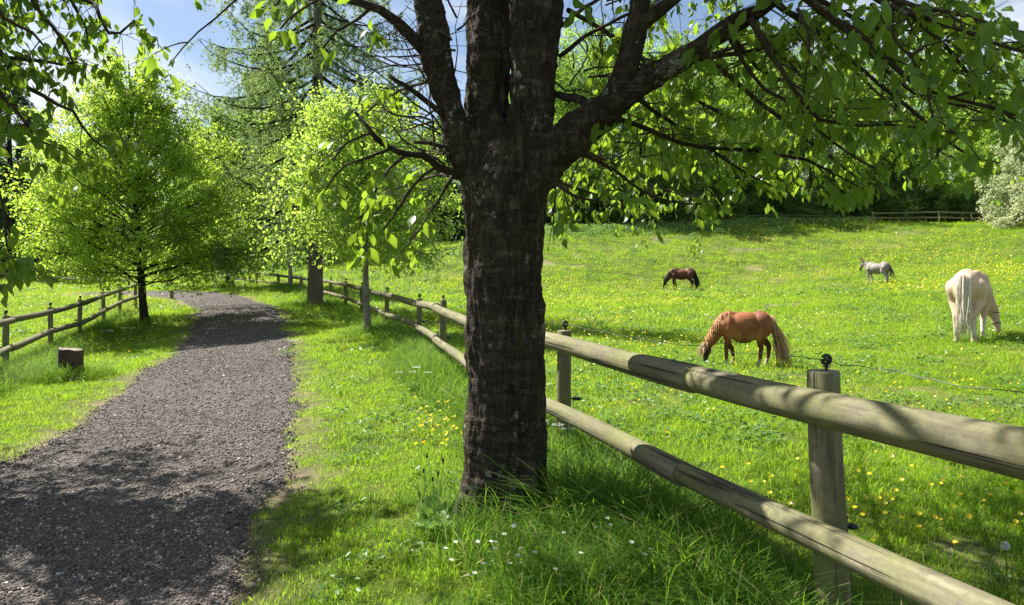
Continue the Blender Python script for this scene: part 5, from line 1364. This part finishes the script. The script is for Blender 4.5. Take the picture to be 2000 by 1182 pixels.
# the countless ones across the field
bcol = protos('buttercup', bc); dcol = protos('daisy', dz)
P = []; S = []
for D0, D1, dens, s0 in [(6, 12, 14, 1.0), (12, 24, 22, 1.2), (24, 44, 20, 1.8), (44, 75, 5, 2.8)]:
    x, y = sample(D0, D1, dens, .5); df = seg_dist(x, y, FL)
    den = np.clip((fbm(x * .16, y * .22, 91) - .42) * 4.5, .05, 1) * np.clip((fbm(x * .9, y * .9, 95) - .30) * 2.6, .1, 1)
    den = np.where(df > .3, den, np.where(x < -8, den * .7, .03)) * (np.abs(seg_dist(x, y, PCL)) > 1.8)
    k = rng.uniform(size=len(x)) < den; x, y = x[k], y[k]; P.append(np.stack([x, y, GZ(x, y)], 1)); S.append(s0 * rng.uniform(.7, 1.2, len(x)))
P = np.concatenate(P); S = np.concatenate(S)
scatter('buttercups', P, np.stack([S * 0, S * 0, rng.uniform(-1, 1, len(S))], 1), S, rng.integers(0, 4, len(S)), bcol)
P = []; S = []
for D0, D1, dens, s0 in [(6, 12, 9, 1.0), (12, 24, 9, 1.4), (24, 44, 4, 2.1)]:
    x, y = sample(D0, D1, dens, .5); df = seg_dist(x, y, FL)
    den = np.clip((fbm(x * .25, y * .3, 191) - .45) * 4, .02, 1) * np.clip((fbm(x * 1.2, y * 1.2, 195) - .35) * 3, .05, 1) * (df > .3)
    k = rng.uniform(size=len(x)) < den; x, y = x[k], y[k]; P.append(np.stack([x, y, GZ(x, y)], 1)); S.append(s0 * rng.uniform(.7, 1.2, len(x)))
P = np.concatenate(P); S = np.concatenate(S)
scatter('daisies', P, np.stack([S * 0, S * 0, rng.uniform(-1, 1, len(S))], 1), S, rng.integers(0, 2, len(S)), dcol)

# ------------------------------------------------------------------ weeds and single plants
L = []
for k in range(4):
    r = np.random.default_rng(300 + k); A = Acc(); n = 26; P = r.normal(0, .06, (n, 3)) * np.array([1, 1, 0]) + np.array([0, 0, 1]) * r.uniform(.015, .07, (n, 1))
    leaves(A, P, unit(r.normal(0, 1, (n, 3)) * np.array([1, 1, .25])), r.uniform(.02, .045, n), LEAF6); me = A.mesh('weed.%03d' % k); me.materials.append(M['dock']); L.append(bpy.data.objects.new('weed_proto.%03d' % k, me))
wc = proto_collection('weed_protos', L); P = []; S = []
for D0, D1, dens, s0 in [(2.3, 6, 26, 1), (6, 12, 14, 1.3), (12, 30, 5, 1.9), (30, 66, 1.5, 3.0)]:
    x, y = sample(D0, D1, dens, .5); d = seg_dist(x, y, FL); den = np.clip((fbm(x * .7, y * .7, 291) - .42) * 4, .03, 1) * np.where(d > -.6, 1, .35)
    k = (rng.uniform(size=len(x)) < den) & (np.abs(seg_dist(x, y, PCL)) > 1.5); x, y = x[k], y[k]; P.append(np.stack([x, y, GZ(x, y) + .01], 1)); S.append(s0 * rng.uniform(.7, 1.3, len(x)))
P = np.concatenate(P); S = np.concatenate(S)
scatter('weeds', P, np.stack([S * 0, S * 0, rng.uniform(0, 6.28, len(S))], 1), S, rng.integers(0, 4, len(S)), wc)

def dock(px, py, D, label, n=9, ls=.2, seed=1):
    p = at(px, py, D); g = G1(p.x, p.y); root = empty('dock_plant', (p.x, p.y, g), label, 'plant'); r = np.random.default_rng(seed)
    for k in range(n):
        a = k * 2.4; el = r.uniform(.5, 1.1); L_ = ls * r.uniform(.7, 1.2); m_ = 9; V = []; Q = []
        for i in range(m_):
            t = i / (m_ - 1); z = math.sin(el) * L_ * t * 1.5 - L_ * t * t * .55; x = math.cos(el) * L_ * t * 1.3; w = .34 * L_ * math.sin(PI * min(1, max(0, (t - .18) / .82)) ** .8) + .004
            for q in (-1, -.5, 0, .5, 1): V.append((x, q * w, z + abs(q) * w * .3 + .012 * math.sin(t * 16 + q * 5)))
        for i in range(m_ - 1):
            for q in range(4): Q.append((i * 5 + q, i * 5 + q + 1, i * 5 + q + 6, i * 5 + q + 5))
        A = Acc(); A.add(np.array(V), Q); o = obj('leaf', A.mesh('leaf'), M['dock'], root); o.rotation_euler = (0, 0, a)
dock(862, 985, 4.1, 'broad leaved dock plant growing against the left side of the cherry trunk', 8, .15, 2)
dock(1095, 1098, 3.2, 'small pale leaved plant in the tall grass below the cherry trunk', 8, .10, 4)
for k, (px, py, D) in enumerate([(838, 930, 4.3), (856, 915, 4.4), (870, 940, 4.3), (850, 948, 4.2), (828, 905, 4.6)]):
    p = at(px, py, D); g = G1(p.x, p.y); h = p.z - g + .03
    root = empty('ribwort_plantain', (p.x, p.y, g), 'ribwort plantain with a dark seed head left of the cherry trunk', 'plant', 'plantains by the cherry trunk')
    A = Acc(); b = rng.normal(0, .03, 2); tube(A, [(0, 0, 0), (b[0] * .4, b[1] * .4, h * .5), (b[0], b[1], h)], [.0018] * 3, 5); obj('stem', A.mesh('stem'), M['tall_grass'], root)
    A = Acc(); ellipsoid(A, (b[0], b[1], h + .008), (.006, .006, .016), n=8); obj('seed_head', A.mesh('seed_head'), M['dark_bark'], root)
    A = Acc(); leaves(A, np.zeros((6, 3)), unit(rng.normal(0, 1, (6, 3)) + np.array([0, 0, 1.2])), [.16] * 6, LEAF6); obj('leaves', A.mesh('leaves'), M['dock'], root)
p = at(1963, 1066, 2.9); g = G1(p.x, p.y); h = p.z - g
root = empty('dandelion_clock', (p.x, p.y, g), 'white dandelion seed head on a thin stem behind the near fence, bottom right', 'plant')
A = Acc(); tube(A, [(.02, 0, 0), (.01, 0, h * .5), (0, 0, h)], [.002] * 3, 6); obj('stem', A.mesh('stem'), M['tall_grass'], root)
A = Acc(); dv = unit(rng.normal(0, 1, (150, 3)))
for d in dv:
    tube(A, [np.array([0, 0, h]) + d * .004, np.array([0, 0, h]) + d * .014], [.0003] * 2, 3, False)
leaves(A, np.array([0, 0, h]) + np.repeat(dv, 3, 0) * .0135, unit(np.repeat(dv, 3, 0) + rng.normal(0, .9, (450, 3))), .005, LEAF2)
obj('seed_head', A.mesh('seed_head'), M['white'], root)
for k, (px, py, D) in enumerate([(815, 735, 8.8), (1058, 960, 5.2), (250, 640, 18.5), (215, 655, 18), (560, 690, 13.5), (925, 790, 7.5)]):
    p = at(px, py, D); g = G1(p.x, p.y); h = max(.3, p.z - g)
    root = empty('cow_parsley', (p.x, p.y, g), ['cow parsley in white flower on the verge left of the cherry trunk', 'cow parsley with pale flowers close behind the cherry trunk base', 'cow parsley in the shade under the lime tree, nearer its trunk', 'cow parsley in the shade under the lime tree, beside the left fence', 'small white flowered umbel on the sunny verge beside the path', 'cow parsley hard against the left flank of the cherry trunk'][k], 'plant')
    A = Acc()
    for q in range(5):
        B = Acc(); e = np.array([rng.normal(0, .10), rng.normal(0, .10), h * rng.uniform(.8, 1.05)]); tube(A, [(0, 0, 0), (e[0] * .3, e[1] * .3, e[2] * .6), tuple(e)], [.003, .0025, .002], 5)
        for j in range(9):
            a = j * .7; t_ = e + np.array([math.cos(a) * .035, math.sin(a) * .035, .025]); tube(A, [e, t_], [.001] * 2, 3, False)
            m_ = 14; leaves(B, t_ + rng.normal(0, .007, (m_, 3)) * np.array([1, 1, .3]), unit(rng.normal(0, 1, (m_, 3))), .007)
        obj('flower_head', B.mesh('flower_head'), M['white'], root)
    obj('stems', A.mesh('stems'), M['tall_grass'], root)
    A = Acc(); m_ = 60; leaves(A, rng.normal(0, .10, (m_, 3)) * np.array([1, 1, 0]) + np.array([0, 0, 1]) * rng.uniform(.05, h * .6, (m_, 1)), unit(rng.normal(0, 1, (m_, 3)) * np.array([1, 1, .4])), .05, LEAF6); obj('foliage', A.mesh('foliage'), M['nettle'], root)
